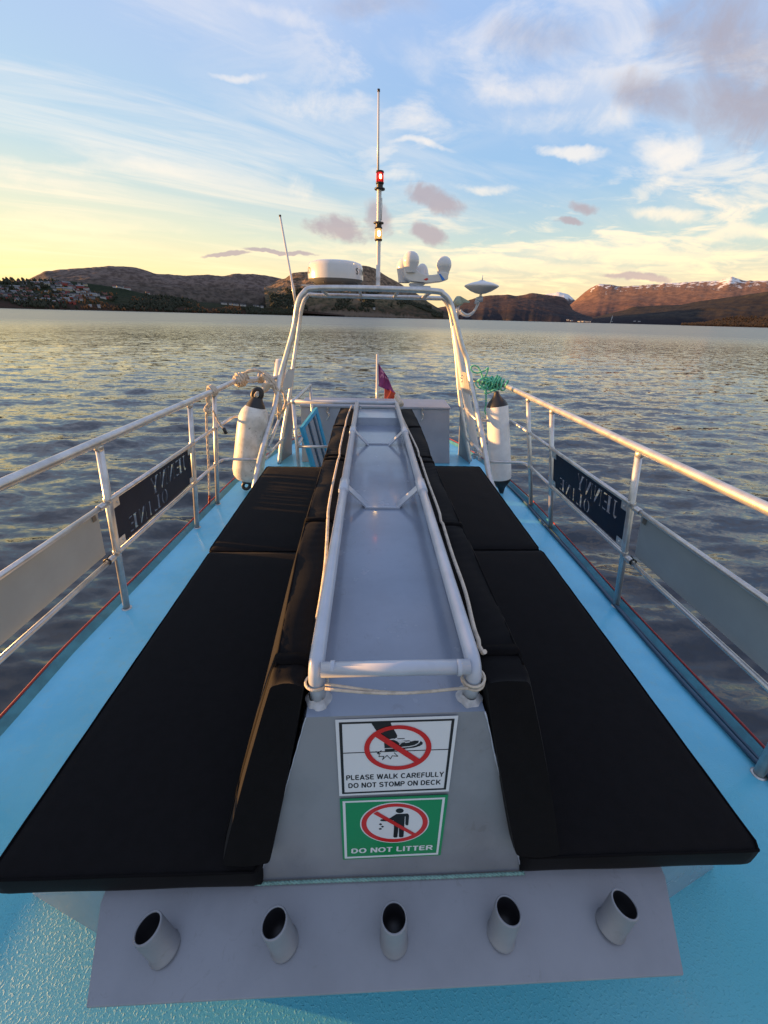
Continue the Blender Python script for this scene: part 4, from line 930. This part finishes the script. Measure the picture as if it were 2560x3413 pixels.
# ================================================================== ROPES
def twist(mb, pts, r, k=6, lay=2.2, mi=0, strands=3):
    pp = smooth_path(pts, k); L = [0]
    for a, b in zip(pp[:-1], pp[1:]): L.append(L[-1]+np.linalg.norm(V(b)-V(a)))
    nn = max(8, int(L[-1]/(r*.7))); ss_ = np.linspace(0, L[-1], nn); P = np.array(pp); Q = np.stack([np.interp(ss_, L, P[:, i]) for i in range(3)], 1)
    for s_ in range(strands):
        ph = 2*math.pi*s_/strands; out = []
        for i in range(nn):
            t = Q[min(i+1, nn-1)]-Q[max(i-1, 0)]; t /= np.linalg.norm(t)+1e-9; a = np.cross(t, V((.3, .9, .31))); a /= np.linalg.norm(a)+1e-9; b = np.cross(t, a)
            q = ss_[i]/(r*lay)+ph; out.append(Q[i]+(a*math.cos(q)+b*math.sin(q))*r*.48)
        mb.tube(out, r*.56, 6, mi=mi)
def wraps(mb, a, b, R_, turns, r, mi=0, wob=.004):
    a, b = V(a), V(b); t = (b-a)/np.linalg.norm(b-a); u = np.cross(t, V((0, 0, 1))); u /= np.linalg.norm(u); w = np.cross(t, u); n = int(turns*12)
    twist(mb, [a+(b-a)*(i/n)+(u*math.cos(2*math.pi*i/12)+w*math.sin(2*math.pi*i/12))*(R_+wob*math.sin(i*1.7)) for i in range(n+1)], r, 2, mi=mi)
def PX(l, Y): return [oy(x, y, Y if not isinstance(Y, list) else Y[i]) for i, (x, y) in enumerate(l)]
mb = MB()
wraps(mb, oy(783, 1272, 3.68), oy(822, 1260, 3.76), .036, 6, .0125); wraps(mb, oy(790, 1268, 3.70), oy(815, 1262, 3.75), .052, 3, .0125)
twist(mb, PX([(812, 1246), (828, 1238), (852, 1234), (880, 1241), (903, 1260), (925, 1286), (940, 1300), (950, 1322), (952, 1348), (944, 1368), (934, 1378)], 3.72), .015)
twist(mb, PX([(820, 1266), (836, 1272), (856, 1268), (870, 1254)], 3.70), .0125)
wraps(mb, oy(860, 1262, 3.78), oy(882, 1260, 3.79), .034, 3, .0125)
for dx, dy in ((0, 0), (7, -5), (3, 4)): twist(mb, PX([(872+dx, 1250+dy), (893+dx, 1268+dy), (912+dx, 1292+dy), (922+dx, 1318+dy), (928+dx, 1345+dy), (930+dx, 1372+dy)], 3.66+dx*.003), .015)
twist(mb, PX([(880, 1262), (898, 1278), (893, 1296), (880, 1302), (885, 1290), (900, 1288)], 3.66), .015)
for k in range(5): wraps(mb, oy(876+k*3, 1300-k*4, 3.62), oy(886+k*3, 1290-k*4, 3.62), .024, 1.4, .012)
twist(mb, PX([(884, 1296), (868, 1304), (858, 1308), (852, 1318), (855, 1326)], [3.6, 3.56, 3.52, 3.5, 3.52]), .014)
twist(mb, PX([(933, 1348), (926, 1380), (930, 1398), (934, 1380)], 3.7), .010); twist(mb, PX([(968, 1343), (950, 1356), (938, 1372)], 3.9), .009)
tag(mb.build('rope', M['rope'], None, loc=tuple(oy(880, 1262, 3.7))), 'thick white rope knotted round the left rail end, holding the scuffed fender', 'rope')
mb = MB()
cx_ = V(oy(706, 1304, 3.12)); 
for k in range(4): wraps(mb, cx_+V((-.006, -.03+.02*k, .0)), cx_+V((.006, -.015+.02*k, .003)), .034, 1.3, .011)
for k in range(3): twist(mb, PX([(694+k*5, 1316), (690+k*3, 1330), (694+k*4, 1346), (686+k*4, 1358), (690+k*2, 1372)], 3.02), .011)
wraps(mb, oy(694, 1362, 3.0), oy(690, 1374, 3.0), .018, 2.5, .010)
twist(mb, PX([(688, 1370), (689, 1420), (692, 1480), (695, 1540), (697, 1600), (698, 1650)], 3.06), .0095)
twist(mb, PX([(698, 1650), (698, 1665), (697, 1680)], 3.06), .0095, mi=1)
twist(mb, PX([(710, 1368), (722, 1392), (734, 1414), (746, 1428)], 3.1), .009)
mb.tube(PX([(745, 1426), (750, 1437), (754, 1446)], 3.1), .014, 10, mi=2)
tag(mb.build('rope', [M['rope'], M['redline'], M['black']], None, loc=tuple(cx_)), 'white rope tied round the left rail, hanging down beside a post to the deck edge', 'rope')
mb = MB(); g = .0075
wraps(mb, oy(1612, 1268, 3.79), oy(1668, 1280, 3.72), .036, 7, g); wraps(mb, oy(1625, 1270, 3.78), oy(1690, 1288, 3.66), .05, 5, g); wraps(mb, oy(1640, 1272, 3.77), oy(1660, 1282, 3.74), .07, 3, g)
twist(mb, PX([(1610, 1262), (1603, 1240), (1592, 1222), (1578, 1219), (1569, 1226), (1575, 1238), (1590, 1243), (1604, 1240), (1618, 1234), (1628, 1226), (1622, 1246), (1613, 1264)], 3.70), g)
rg = np.random.RandomState(3)
for k in range(6):
    c0 = np.array([1604+k*9, 1272+rg.rand()*14]); th0 = rg.rand()*6; pts = []
    for i in range(7): a_ = th0+i*1.1; pts.append((c0[0]+(14+8*rg.rand())*math.cos(a_), c0[1]+(13+9*rg.rand())*math.sin(a_)*.9))
    twist(mb, PX(pts, [3.66+.1*rg.rand() for _ in pts]), g)
twist(mb, PX([(1600, 1290), (1618, 1302), (1616, 1312), (1632, 1308), (1648, 1298), (1655, 1308), (1660, 1318)], 3.62), g)
twist(mb, PX([(1622, 1300), (1620, 1320), (1620, 1345), (1616, 1368), (1621, 1382)], 3.7), g)
tag(mb.build('rope', M['ropegreen'], None, loc=tuple(oy(1645, 1280, 3.74))), 'tangled bright green rope knotted round the right rail end above the slim fender', 'rope')

# ================================================================== TERRAIN
_tab = np.random.RandomState(11).rand(512, 512)
def vn(x, y):
    xi = np.floor(x).astype(int); yi = np.floor(y).astype(int); fx = x-xi; fy = y-yi; fx = fx*fx*(3-2*fx); fy = fy*fy*(3-2*fy)
    g = lambda a, b: _tab[a % 512, b % 512]
    return (g(xi, yi)*(1-fx)+g(xi+1, yi)*fx)*(1-fy)+(g(xi, yi+1)*(1-fx)+g(xi+1, yi+1)*fx)*fy
def fbm(x, y, o=6, g=.5):
    s_ = 0; a = 1; t = 0
    for k in range(o): s_ = s_+a*vn(x*2**k+17.3*k, y*2**k+9.1*k); t += a; a *= g
    return s_/t
def ridged(x, y, o=5):
    s_ = 0; a = 1; t = 0
    for k in range(o): s_ = s_+a*(1-abs(2*vn(x*2**k+7.7*k, y*2**k+3.3*k)-1)); t += a; a *= .5
    return s_/t
def terrmat(name, low, mid, high, z0, z1, zr, snow=None, ns=.004, contrast=1.0, rock=None):
    mt = bpy.data.materials.new(name); mt.use_nodes = True; T = NT(mt.node_tree); p = T.n['Principled BSDF']; p.inputs['Roughness'].default_value = .95; p.inputs['Specular IOR Level'].default_value = .1
    g = T.add('ShaderNodeNewGeometry'); sp_ = T.add('ShaderNodeSeparateXYZ'); T.l.new(g.outputs['Position'], sp_.inputs[0]); z = sp_.outputs[2]
    sn = T.add('ShaderNodeSeparateXYZ'); T.l.new(g.outputs['Normal'], sn.inputs[0])
    n = T.noise(g.outputs['Position'], ns, 8, .62, .5); n2 = T.noise(g.outputs['Position'], ns*5, 6, .65)
    zz = T.m('ADD', z, T.m('MULTIPLY', T.m('SUBTRACT', n, .5), zr))
    c = T.mix(T.ss(n2, .35, .68), (*low[0], 1), (*low[1], 1)); cm = T.mix(T.ss(n2, .38, .64), (*mid[0], 1), (*mid[1], 1)); ch = T.mix(T.ss(n2, .4, .6), (*high[0], 1), (*high[1], 1))
    c = T.mix(T.ss(zz, z0*.6, z0*1.4), c, cm); c = T.mix(T.ss(zz, z1*.75, z1*1.25), c, ch)
    if rock: c = T.mix(T.m('MULTIPLY', T.m('SUBTRACT', 1.0, T.ss(T.m('ADD', sn.outputs[2], T.m('MULTIPLY', T.m('SUBTRACT', n2, .5), .3)), .55, .85)), .8), c, (*rock, 1))
    if snow: c = T.mix(T.m('MULTIPLY', T.ss(T.m('ADD', z, T.m('MULTIPLY', T.m('SUBTRACT', n2, .5), snow[1])), snow[0], snow[0]+snow[2]), T.ss(sn.outputs[2], .55, .8)), c, (.62, .62, .64, 1))
    T.l.new(c, p.inputs['Base Color'])
    b = T.add('ShaderNodeBump'); b.inputs['Strength'].default_value = .6*contrast; b.inputs['Distance'].default_value = .012/ns; T.l.new(n2, b.inputs['Height']); T.l.new(b.outputs[0], p.inputs['Normal'])
    return mt
def azel(x, y): d = ray(x, y); return math.atan2(d[0], d[1]), d[2]/math.hypot(d[0], d[1])
class Ridge:
    def __init__(s, px, r0, r1, amp, seed, gl, expo=.8, rough=.02, r0b=None):
        s.a = []; s.e = []
        for x, y in px: a, e = azel(x, y); s.a.append(a); s.e.append(e)
        s.r0, s.r1, s.amp, s.seed, s.gl, s.expo, s.rough = r0, r1, amp, seed, gl, expo, rough
        s.z0 = WZ-2; s.r0b = r0b if r0b else r0
    def shore(s, az): 
        t = (az-s.a[0])/(s.a[-1]-s.a[0]); base = s.r0*(1-t)+s.r0b*t
        return base*(1+.03*(fbm(az*30+s.seed, az*0+3, 4)-.5))
    def top(s, az, w=1.0):
        if not hasattr(s, 'ga'):
            s.ga = np.linspace(s.a[0]-.3, s.a[-1]+.3, 4000); e0 = np.interp(s.ga, s.a, s.e); dx = s.ga[1]-s.ga[0]
            def gs(sig):
                n = int(3*sig/dx); k = np.exp(-.5*(np.arange(-n, n+1)*dx/sig)**2); k /= k.sum(); return np.convolve(np.pad(e0, n, 'edge'), k, 'valid')
            s.fine, s.soft = gs(.0022), gs(.06)
        e = np.interp(az, s.ga, s.fine)
        if not np.isscalar(w): e = e*w+(1-w)*np.interp(az, s.ga, s.soft)
        e = e+w*s.rough*.12*(fbm(az*90+s.seed, az*0+.5, 4)-.5)*np.clip(e*14, 0, 1)
        return CZ+s.r1*e
    def h(s, az, r):
        sh = s.shore(az); t = (r-sh)/(s.r1-sh); tc = np.clip(t, 0, 1); T_ = s.top(az, np.clip((tc-.45)/.5, 0, 1)**2)-WZ
        x = r*np.sin(az); y = r*np.cos(az)
        up = tc**s.expo
        g = (ridged(az*s.r1/s.gl*1.2+r/s.gl*.9+s.seed, r/(s.gl*.38)+.6*fbm(az*s.r1/s.gl, r/s.gl, 3))-.6)*s.amp*np.sin(math.pi*np.clip(tc, 0, 1))**.8*(1-.5*tc)+(fbm(az*s.r1/(s.gl*.25)+r/(s.gl*.3)+3, r/(s.gl*.12)+s.seed)-.5)*s.amp*.25*np.clip(tc*6, 0, 1)*np.clip((1-tc)*5, 0, 1)
        z = WZ+T_*np.clip(up+g, 0, None)*np.where(t < 0, 0, 1)
        lim = WZ+T_*(.0+.985*r/s.r1) ; z = np.where(tc < .97, np.minimum(z, lim), z)
        z = np.where(t < 0, WZ-3+np.clip(t, -1, 0)*10, np.maximum(z, WZ+.0)+tc*.5)
        z = np.where(t > 1, WZ+T_*(1-(t-1)*1.4), z)
        return z
    def build(s, name, mt, nr=70, step=.0011, over=.35):
        az = np.arange(s.a[0], s.a[-1], step); tt = np.concatenate([[-.05, 0.0], np.linspace(.005, 1, nr), np.linspace(1.06, 1+over, 7)])
        AZ, TT = np.meshgrid(az, tt, indexing='ij'); SH = s.shore(AZ); RR = SH+(s.r1-SH)*TT; Z = s.h(AZ, RR); X = RR*np.sin(AZ); Y = RR*np.cos(AZ)
        na, nt = AZ.shape; vs = np.stack([X, Y, Z], -1).reshape(-1, 3)
        i = np.arange(na-1)[:, None]; j = np.arange(nt-1)[None, :]; a = (i*nt+j).ravel(); f = np.stack([a, a+nt, a+nt+1, a+1], 1)
        o = gridmesh(name, vs, f, mt); tag(o, kind='structure'); return o
def gridmesh(name, vs, f, mt, smooth=True):
    me = bpy.data.meshes.new(name); me.vertices.add(len(vs)); me.vertices.foreach_set('co', vs.ravel().astype(np.float32))
    me.loops.add(f.size); me.loops.foreach_set('vertex_index', f.ravel().astype(np.int32)); me.polygons.add(len(f))
    me.polygons.foreach_set('loop_start', np.arange(0, f.size, f.shape[1], dtype=np.int32)); me.polygons.foreach_set('use_smooth', np.full(len(f), smooth))
    me.update(calc_edges=True); me.validate(); me.materials.append(mt); o = bpy.data.objects.new(name, me); col.objects.link(o); return o
T0 = terrmat('town slope', ((.045, .022, .016), (.022, .020, .012)), ((.030, .030, .015), (.012, .020, .010)), ((.020, .028, .012), (.010, .017, .008)), 18, 45, 30, ns=.02)
T1 = terrmat('left rocky hill', ((.030, .026, .020), (.014, .020, .012)), ((.10, .078, .064), (.045, .038, .032)), ((.155, .12, .105), (.08, .06, .052)), 60, 150, 120, ns=.006, rock=(.12, .105, .095))
T2 = terrmat('middle rocky hill', ((.075, .050, .032), (.022, .026, .016)), ((.12, .09, .055), (.03, .036, .02)), ((.22, .15, .10), (.07, .052, .036)), 50, 120, 90, ns=.008, rock=(.15, .12, .10))
T3 = terrmat('headland', ((.030, .026, .032), (.016, .018, .024)), ((.07, .046, .042), (.036, .028, .030)), ((.18, .10, .075), (.09, .058, .05)), 90, 260, 160, ns=.003, rock=(.09, .06, .055))  # low tones: forest colour that also stands in for shade lower down
T4 = terrmat('far snowy peak', ((.10, .08, .08), (.06, .05, .05)), ((.10, .08, .08), (.06, .05, .05)), ((.12, .1, .1), (.06, .05, .05)), 100, 300, 100, ns=.002, snow=(420, 200, 60))
T5 = terrmat('snow topped mountain', ((.030, .022, .030), (.020, .018, .026)), ((.14, .08, .065), (.085, .055, .05)), ((.19, .115, .085), (.12, .075, .062)), 120, 330, 120, ns=.0022, snow=(560, 900, 90), rock=(.12, .07, .065))
T6 = terrmat('shade-toned foothills', ((.018, .015, .020), (.012, .012, .018)), ((.035, .030, .026), (.018, .018, .022)), ((.060, .050, .034), (.030, .026, .024)), 60, 300, 120, ns=.003)  # dark colours stand in for the shadow across the mountain's lower slope
T7 = terrmat('autumn spit', ((.16, .055, .02), (.04, .022, .012)), ((.16, .06, .022), (.06, .03, .015)), ((.16, .06, .022), (.06, .03, .015)), 8, 24, 20, ns=.02)
R1 = Ridge([(-900, 940), (-500, 905), (-200, 950), (0, 960), (60, 940), (90, 934), (151, 904), (241, 895), (300, 893), (374, 886), (452, 891), (490, 902), (518, 913), (561, 915), (627, 919), (693, 915), (747, 921), (778, 913), (844, 913), (900, 920), (940, 929), (990, 935), (1100, 950)], 2300, 3400, .30, 1.0, 380, r0b=3000)
R2 = Ridge([(880, 960), (930, 932), (953, 928), (975, 911), (1000, 907), (1024, 906), (1090, 902), (1150, 896), (1195, 888), (1208, 886), (1225, 887), (1251, 895), (1284, 918), (1338, 948), (1392, 980), (1430, 1008), (1463, 1028), (1487, 1050), (1500, 1062)], 2150, 2900, .34, 5.0, 260, expo=.62)
R3 = Ridge([(1380, 1045), (1420, 1035), (1462, 1025), (1500, 1018), (1538, 1008), (1583, 994), (1634, 984), (1692, 982), (1724, 987), (1775, 976), (1819, 982), (1860, 987), (1883, 992), (1899, 1014), (1909, 1033), (1947, 1054), (1973, 1076)], 4200, 5200, .20, 9.0, 600, expo=.7)
R4 = Ridge([(1700, 1030), (1780, 995), (1819, 981), (1864, 973), (1896, 981), (1918, 1002), (1960, 1030)], 9000, 10500, .15, 4.0, 900)
R5 = Ridge([(1860, 1050), (1903, 1014), (1947, 975), (1975, 955), (1998, 946), (2043, 949), (2062, 954), (2139, 951), (2235, 943), (2331, 939), (2395, 936), (2425, 926), (2442, 921), (2460, 930), (2484, 936), (2560, 936), (2700, 950), (3000, 960), (3500, 1000)], 6700, 8600, .11, 2.0, 1500, expo=.95)
R6 = Ridge([(1880, 1080), (1950, 1066), (2043, 1042), (2080, 1034), (2113, 1022), (2190, 1019), (2267, 1016), (2330, 1004), (2420, 992), (2560, 972), (2700, 960), (3000, 930)], 5200, 6300, .16, 6.0, 700, expo=.8)  # outline follows the mountain's shadow line, and a nearer hill at right
R7 = Ridge([(2280, 1091), (2318, 1084), (2360, 1075), (2395, 1068), (2430, 1062), (2471, 1057), (2520, 1060), (2560, 1066), (2650, 1070), (2800, 1108)], 3000, 3300, .2, 7.0, 120)
R0 = Ridge([(-900, 880), (-400, 915), (-100, 930), (0, 936), (100, 938), (230, 937), (300, 946), (370, 955), (422, 964), (450, 972), (512, 985), (600, 997), (663, 1006), (760, 1016), (860, 1024), (960, 1030), (1060, 1040), (1150, 1050)], 1350, 1950, .14, 3.0, 160, expo=.9, r0b=2050)
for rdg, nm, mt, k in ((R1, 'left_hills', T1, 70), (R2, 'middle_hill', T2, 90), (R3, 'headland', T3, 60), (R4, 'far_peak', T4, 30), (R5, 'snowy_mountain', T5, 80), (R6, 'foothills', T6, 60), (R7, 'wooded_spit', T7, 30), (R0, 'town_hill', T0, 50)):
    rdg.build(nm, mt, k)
# shade on the far lower slopes is put into the terrain colours above
def hit(rdg, px, py):
    a, e = azel(px, py); r = np.linspace(rdg.shore(np.array([a]))[0]*1.001, rdg.r1, 300); hh = rdg.h(np.full(300, a), r); el = (hh-CZ)/r
    k = np.argmax(el >= e)
    if el[k] < e: k = int(np.argmax(el))
    return np.array([r[k]*math.sin(a), r[k]*math.cos(a), hh[k]]), a
# woods
def woods(name, label, rdg, pxs, n, hmin, hmax, mt, seed, tmin=.02, tmax=1.0, keep=None):
    rg_ = np.random.RandomState(seed); a0, _ = azel(pxs[0], 1000); a1, _ = azel(pxs[1], 1000); vs = []; fs = []; c = 0
    base = np.array([(1, 0, 0), (.3, .95, .05), (-.8, .58, 0), (-.8, -.58, .04), (.3, -.95, 0)])
    az = a0+(a1-a0)*rg_.rand(n); tt = tmin+(tmax-tmin)*rg_.rand(n); sh = rdg.shore(az); rr_ = sh+(rdg.r1-sh)*tt; zz_ = rdg.h(az, rr_)
    for a, r, z in zip(az, rr_, zz_):
        x, y = r*math.sin(a), r*math.cos(a)
        if fbm(np.array([x/130.]), np.array([y/130.+seed]), 3)[0] < (.47 if keep is None else keep): continue
        hh = hmin+(hmax-hmin)*rg_.rand(); w = hh*(.22+.22*rg_.rand()); th = rg_.rand()*6
        for zc_, k in ((-.5, .5), (hh*.45, 1.0), (hh*.75, .62)):
            for b in base: q = th+math.atan2(b[1], b[0]); j = .75+.5*rg_.rand(); vs.append((x+w*k*j*math.cos(q), y+w*k*j*math.sin(q), z+zc_+b[2]))
        vs.append((x, y, z+hh))
        for l in range(2):
            for i in range(5): fs.append((c+l*5+i, c+l*5+(i+1) % 5, c+(l+1)*5+(i+1) % 5, c+(l+1)*5+i))
        for i in range(5): fs.append((c+10+i, c+10+(i+1) % 5, c+15, c+15))
        c += 16
    me = bpy.data.meshes.new(name); me.from_pydata(vs, [], [f if f[2] != f[3] else f[:3] for f in fs]); me.materials.append(mt); o = bpy.data.objects.new(name, me); col.objects.link(o); tag(o, kind='stuff', label=label, cat='wood')
wm = mat('far conifer wood', (.012, .020, .009), .9, var=0, c2=(.028, .026, .012), vscale=.05)
wa_ = mat('far autumn birch wood', (.20, .080, .022), .9, c2=(.045, .028, .014), vscale=.06)
woods('woodland', 'dark conifer wood on the low town hill at the far left', R0, (-250, 1000), 5200, 6, 13, wm, 2, keep=.50)
woods('birch_wood', 'scattered brown autumn trees among the houses on the left hillside', R0, (-250, 800), 1500, 5, 9, wa_, 5, tmax=.7, keep=.45)
woods('autumn_wood', 'orange brown autumn wood on the low spit at the far right', R7, (2300, 2700), 1500, 8, 15, wa_, 8, keep=.3)
woods('shore_wood', 'dark green wood along the shore below the middle hill', R2, (900, 1480), 3500, 7, 14, wm, 12, tmax=.35, keep=.48)

# ---------------- houses
HW = {'white': (.36, .36, .37), 'cream': (.38, .34, .25), 'red': (.26, .035, .025), 'grey': (.18, .19, .22), 'ochre': (.42, .24, .08)}
HM = {k: mat(k+' house wall', v, .8) for k, v in HW.items()}
roofd = mat('dark roof', (.035, .035, .042), .7); roofr = mat('red brown roof', (.12, .035, .03), .8); roofg = mat('pale grey roof', (.16, .17, .19), .7)
protos = {}
def house(colour, L, roofm, p, az, label, group, rot=0):
    key = (colour, round(L), roofm.name)
    if key not in protos:
        W = 8.0; H = 5.2; mb = MB(); mb.box((-L/2, -W/2, -3), (L/2, W/2, H)); mb.raw([(-L/2, -W/2, H), (-L/2, W/2, H), (-L/2, 0, H+2.6), (L/2, -W/2, H), (L/2, W/2, H), (L/2, 0, H+2.6)], [(0, 1, 2), (3, 5, 4)])
        k = int(L//3)
        for q in range(k):
            xx = -L/2+(q+.5)*L/k
            for zz_ in (1.0, 3.3): mb.raw([(xx-.5, -W/2-.03, zz_), (xx+.5, -W/2-.03, zz_), (xx+.5, -W/2-.03, zz_+1.1), (xx-.5, -W/2-.03, zz_+1.1)], [(0, 1, 2, 3)], 1)
        wme = mb.build('wall', [HM[colour], M['darkgrey']]); bme = wme.data; bpy.data.objects.remove(wme)
        mb = MB(); mb.slab([(-L/2-.5, -W/2-.6, H-.3), (L/2+.5, -W/2-.6, H-.3), (L/2+.5, 0, H+2.75), (-L/2-.5, 0, H+2.75)], (0, 0, .25)); mb.slab([(-L/2-.5, 0, H+2.76), (L/2+.5, 0, H+2.76), (L/2+.5, W/2+.6, H-.3), (-L/2-.5, W/2+.6, H-.3)], (0, 0, .25))
        rm_ = mb.build('roof', roofm); rme = rm_.data; bpy.data.objects.remove(rm_); protos[key] = (bme, rme)
    e = bpy.data.objects.new('house', None); col.objects.link(e); e.location = tuple(p); e.rotation_euler = (0, 0, -az+rot); tag(e, label, 'house', group)
    for nm, me in zip(('wall', 'roof'), protos[key]):
        o = bpy.data.objects.new(nm, me); col.objects.link(o); o.parent = e
G = 'houses on the far left hillside'
names = {'white': 'small white house on the far left hillside across the water', 'cream': 'small cream house on the far left hillside across the water', 'red': 'small dark red house on the far left hillside across the water', 'grey': 'small grey house on the far left hillside across the water', 'ochre': 'small ochre house on the far left hillside across the water'}
rh = np.random.RandomState(21)
rows = [(946, [70, 78, 92, 110, 130, 150, 170, 185, 205, 222]), (952, [130, 160, 190, 200, 215, 240, 262, 285]), (960, [10, 30, 52, 80, 120, 175, 235, 250, 270, 385, 398, 410, 425]), (968, [0, 18, 60, 72, 95, 180, 195, 215, 232, 255, 290, 488]),
        (977, [5, 22, 38, 58, 80, 100, 155, 175, 200, 225, 262, 280, 300]), (986, [-8, 14, 30, 66, 85, 108, 128, 190, 215, 240, 258, 275, 295, 312, 330, 348]), (994, [12, 38, 70, 95, 118, 155, 185, 205, 240, 268, 300, 345, 362]),
        (1002, [45, 60, 90, 140, 160, 195, 220, 250, 272]), (1012, [185, 203, 218, 232, 250]), (1006, [60, 80, 118])]
for y, xs in rows:
    for x in xs:
        p, a = hit(R0, x+rh.uniform(-4, 4), y+rh.uniform(-2, 2))
        colr = 'red' if y >= 1010 else rh.choice(['white', 'white', 'cream', 'grey', 'red', 'ochre'], p=[.34, .16, .16, .18, .09, .07])
        L = float(rh.choice([9, 12, 16, 24])) if y < 1010 else 7.0
        house(colr, L, [roofd, roofd, roofg, roofr][rh.randint(4)], p, a, names[colr], G, rh.uniform(-.5, .5))
for x, y in ((303, 1024), (331, 1025)): p, a = hit(R0, x, y); house('white', 8., roofg, p, a, 'small white boathouse at the water edge below the hillside town', 'white boathouses at the left shore')
for x, y in ((742, 1012), (752, 1014), (768, 1012), (780, 1015), (790, 1016), (805, 1017), (815, 1018), (848, 1013), (858, 1012), (872, 1011)):
    p, a = hit(R0, x, y); house('white', 12., roofd, p, a, 'small white house in the hamlet on the low shore left of the arch', 'houses of the hamlet on the low shore', rh.uniform(-.5, .5))
for x, y in ((1892, 1068), (1929, 1073), (1940, 1073), (1948, 1073), (1957, 1074), (1964, 1074), (1905, 1070)):
    p, a = hit(R3, x, y); house('white', 24., roofg, p, a, 'small white house at the foot of the headland right of the arch', 'houses at the foot of the headland', rh.uniform(-.5, .5))
for x, y in ((2115, 1072), (2130, 1073), (2038, 1073)): p, a = hit(R6, x, y); house('white', 24., roofg, p, a, 'tiny white house on the far shore under the big mountain', 'houses under the big mountain')
p, a = hit(R2, 1247, 1032); house('white', 12., roofg, p, a, 'single white house on the slope behind the mast foot', None)
d = ray(2034, 1076); k = 4900/math.hypot(d[0], d[1])
mb = MB(); px_ = (d[0]*k, d[1]*k, WZ); mb.tube([(px_[0], px_[1], WZ-1), (px_[0]+6, px_[1], WZ+70)], [3.2, 1.6], 8); tag(mb.build('navigation_tower', M['white'], None, loc=px_), 'slender white tower at the far waterline under the big mountain', 'tower')

# ================================================================== WATER
def watermat():
    mt = bpy.data.materials.new('sea water'); mt.use_nodes = True; T = NT(mt.node_tree); p = T.n['Principled BSDF']
    p.inputs['Base Color'].default_value = (.002, .005, .009, 1); p.inputs['IOR'].default_value = 1.62; p.inputs['Roughness'].default_value = .07
    g = T.add('ShaderNodeNewGeometry'); sp_ = T.add('ShaderNodeSeparateXYZ'); T.l.new(g.outputs['Position'], sp_.inputs[0]); x, y, z = sp_.outputs
    r = T.m('SQRT', T.m('ADD', T.m('MULTIPLY', x, x), T.m('MULTIPLY', y, y)))
    def lay(sx_, sy_, rot, sc_, det, dist=0.4, w=0.0):
        c, s_ = math.cos(rot), math.sin(rot)
        a = T.m('ADD', T.m('MULTIPLY', x, c*sx_), T.m('MULTIPLY', y, s_*sx_)); b = T.m('SUBTRACT', T.m('MULTIPLY', y, c*sy_), T.m('MULTIPLY', x, s_*sy_))
        n = T.add('ShaderNodeTexNoise'); T.put(n.inputs['Vector'], T.xyz(a, b, w)); n.inputs['Scale'].default_value = sc_; n.inputs['Detail'].default_value = det; n.inputs['Roughness'].default_value = .58; n.inputs['Distortion'].default_value = dist
        q = T.add('ShaderNodeVectorMath', operation='SUBTRACT'); T.l.new(n.outputs['Color'], q.inputs[0]); q.inputs[1].default_value = (.5, .5, .5); return q.outputs[0]
    def sc3(v, k):
        q = T.add('ShaderNodeVectorMath', operation='MULTIPLY'); T.l.new(v, q.inputs[0]); q.inputs[1].default_value = k; return q.outputs[0]
    def add3(a, b):
        q = T.add('ShaderNodeVectorMath', operation='ADD'); T.l.new(a, q.inputs[0]); T.l.new(b, q.inputs[1]); return q.outputs[0]
    v = add3(sc3(lay(.45, 1.3, .12, 3.6, 5), (.36, .58, 0)), add3(sc3(lay(.5, 1.2, -.25, 8.0, 3, w=3.), (.24, .38, 0)), sc3(lay(.4, 1.1, .3, .22, 2, w=8.), (.05, .10, 0))))
    v = add3(v, sc3(lay(.6, 1.1, .1, 17.0, 2, w=5.), (.14, .20, 0)))
    fk = T.m('MULTIPLY_ADD', T.ss(r, 8, 120), -.55, 1.05)
    T.l.new(T.m('MULTIPLY_ADD', T.ss(r, 15, 160), .25, .045), p.inputs['Roughness']); vs_ = T.add('ShaderNodeVectorMath', operation='SCALE'); T.l.new(v, vs_.inputs[0]); T.l.new(fk, vs_.inputs['Scale']); v = vs_.outputs[0]
    q = T.add('ShaderNodeVectorMath', operation='ADD'); T.l.new(g.outputs['Normal'], q.inputs[0]); T.l.new(v, q.inputs[1])
    q2 = T.add('ShaderNodeVectorMath', operation='NORMALIZE'); T.l.new(q.outputs[0], q2.inputs[0]); T.l.new(q2.outputs[0], p.inputs['Normal'])
    return mt
ra = [2.0]
while ra[-1] < 21000: ra.append(ra[-1]*1.0135 if ra[-1] < 400 else ra[-1]*1.04)
ra = np.array([.2, 1.0]+ra); azw = np.concatenate([np.linspace(-math.pi, -R(85), 40)[:-1], np.linspace(-R(85), R(85), 760), np.linspace(R(85), math.pi, 40)[1:]])
AZ, RR = np.meshgrid(azw, ra, indexing='ij'); X = RR*np.sin(AZ); Y = RR*np.cos(AZ); Z = np.zeros_like(X); cell = RR*.0135
rw = np.random.RandomState(5)
for k in range(34):
    lam = .3*(2.4/.3)**rw.rand(); th = rw.normal(.15, .45)+math.pi/2; amp = lam*.0052; kk = 2*math.pi/lam
    ph = rw.rand()*6.28+.8*np.sin(X*.35/lam*.5+k)+.6*np.sin(Y*.22/lam*.5+k*2)
    wgt = np.clip((lam/np.maximum(cell, 1e-6)-2.5)/3, 0, 1)
    w_ = np.sin(kk*(X*math.cos(th)+Y*math.sin(th))+ph); Z += wgt*amp*(1-2*np.abs(w_)**1.0 if k % 3 == 0 else w_)
Z = Z*np.clip(RR/2.2, 0, 1)+WZ
na, nt = AZ.shape; vs = np.stack([X, Y, Z], -1).reshape(-1, 3); i = np.arange(na-1)[:, None]; j = np.arange(nt-1)[None, :]; a = (i*nt+j).ravel(); f = np.stack([a, a+nt, a+nt+1, a+1], 1)[:, ::-1]
wt = gridmesh('water', vs, f, watermat()); tag(wt, kind='structure')
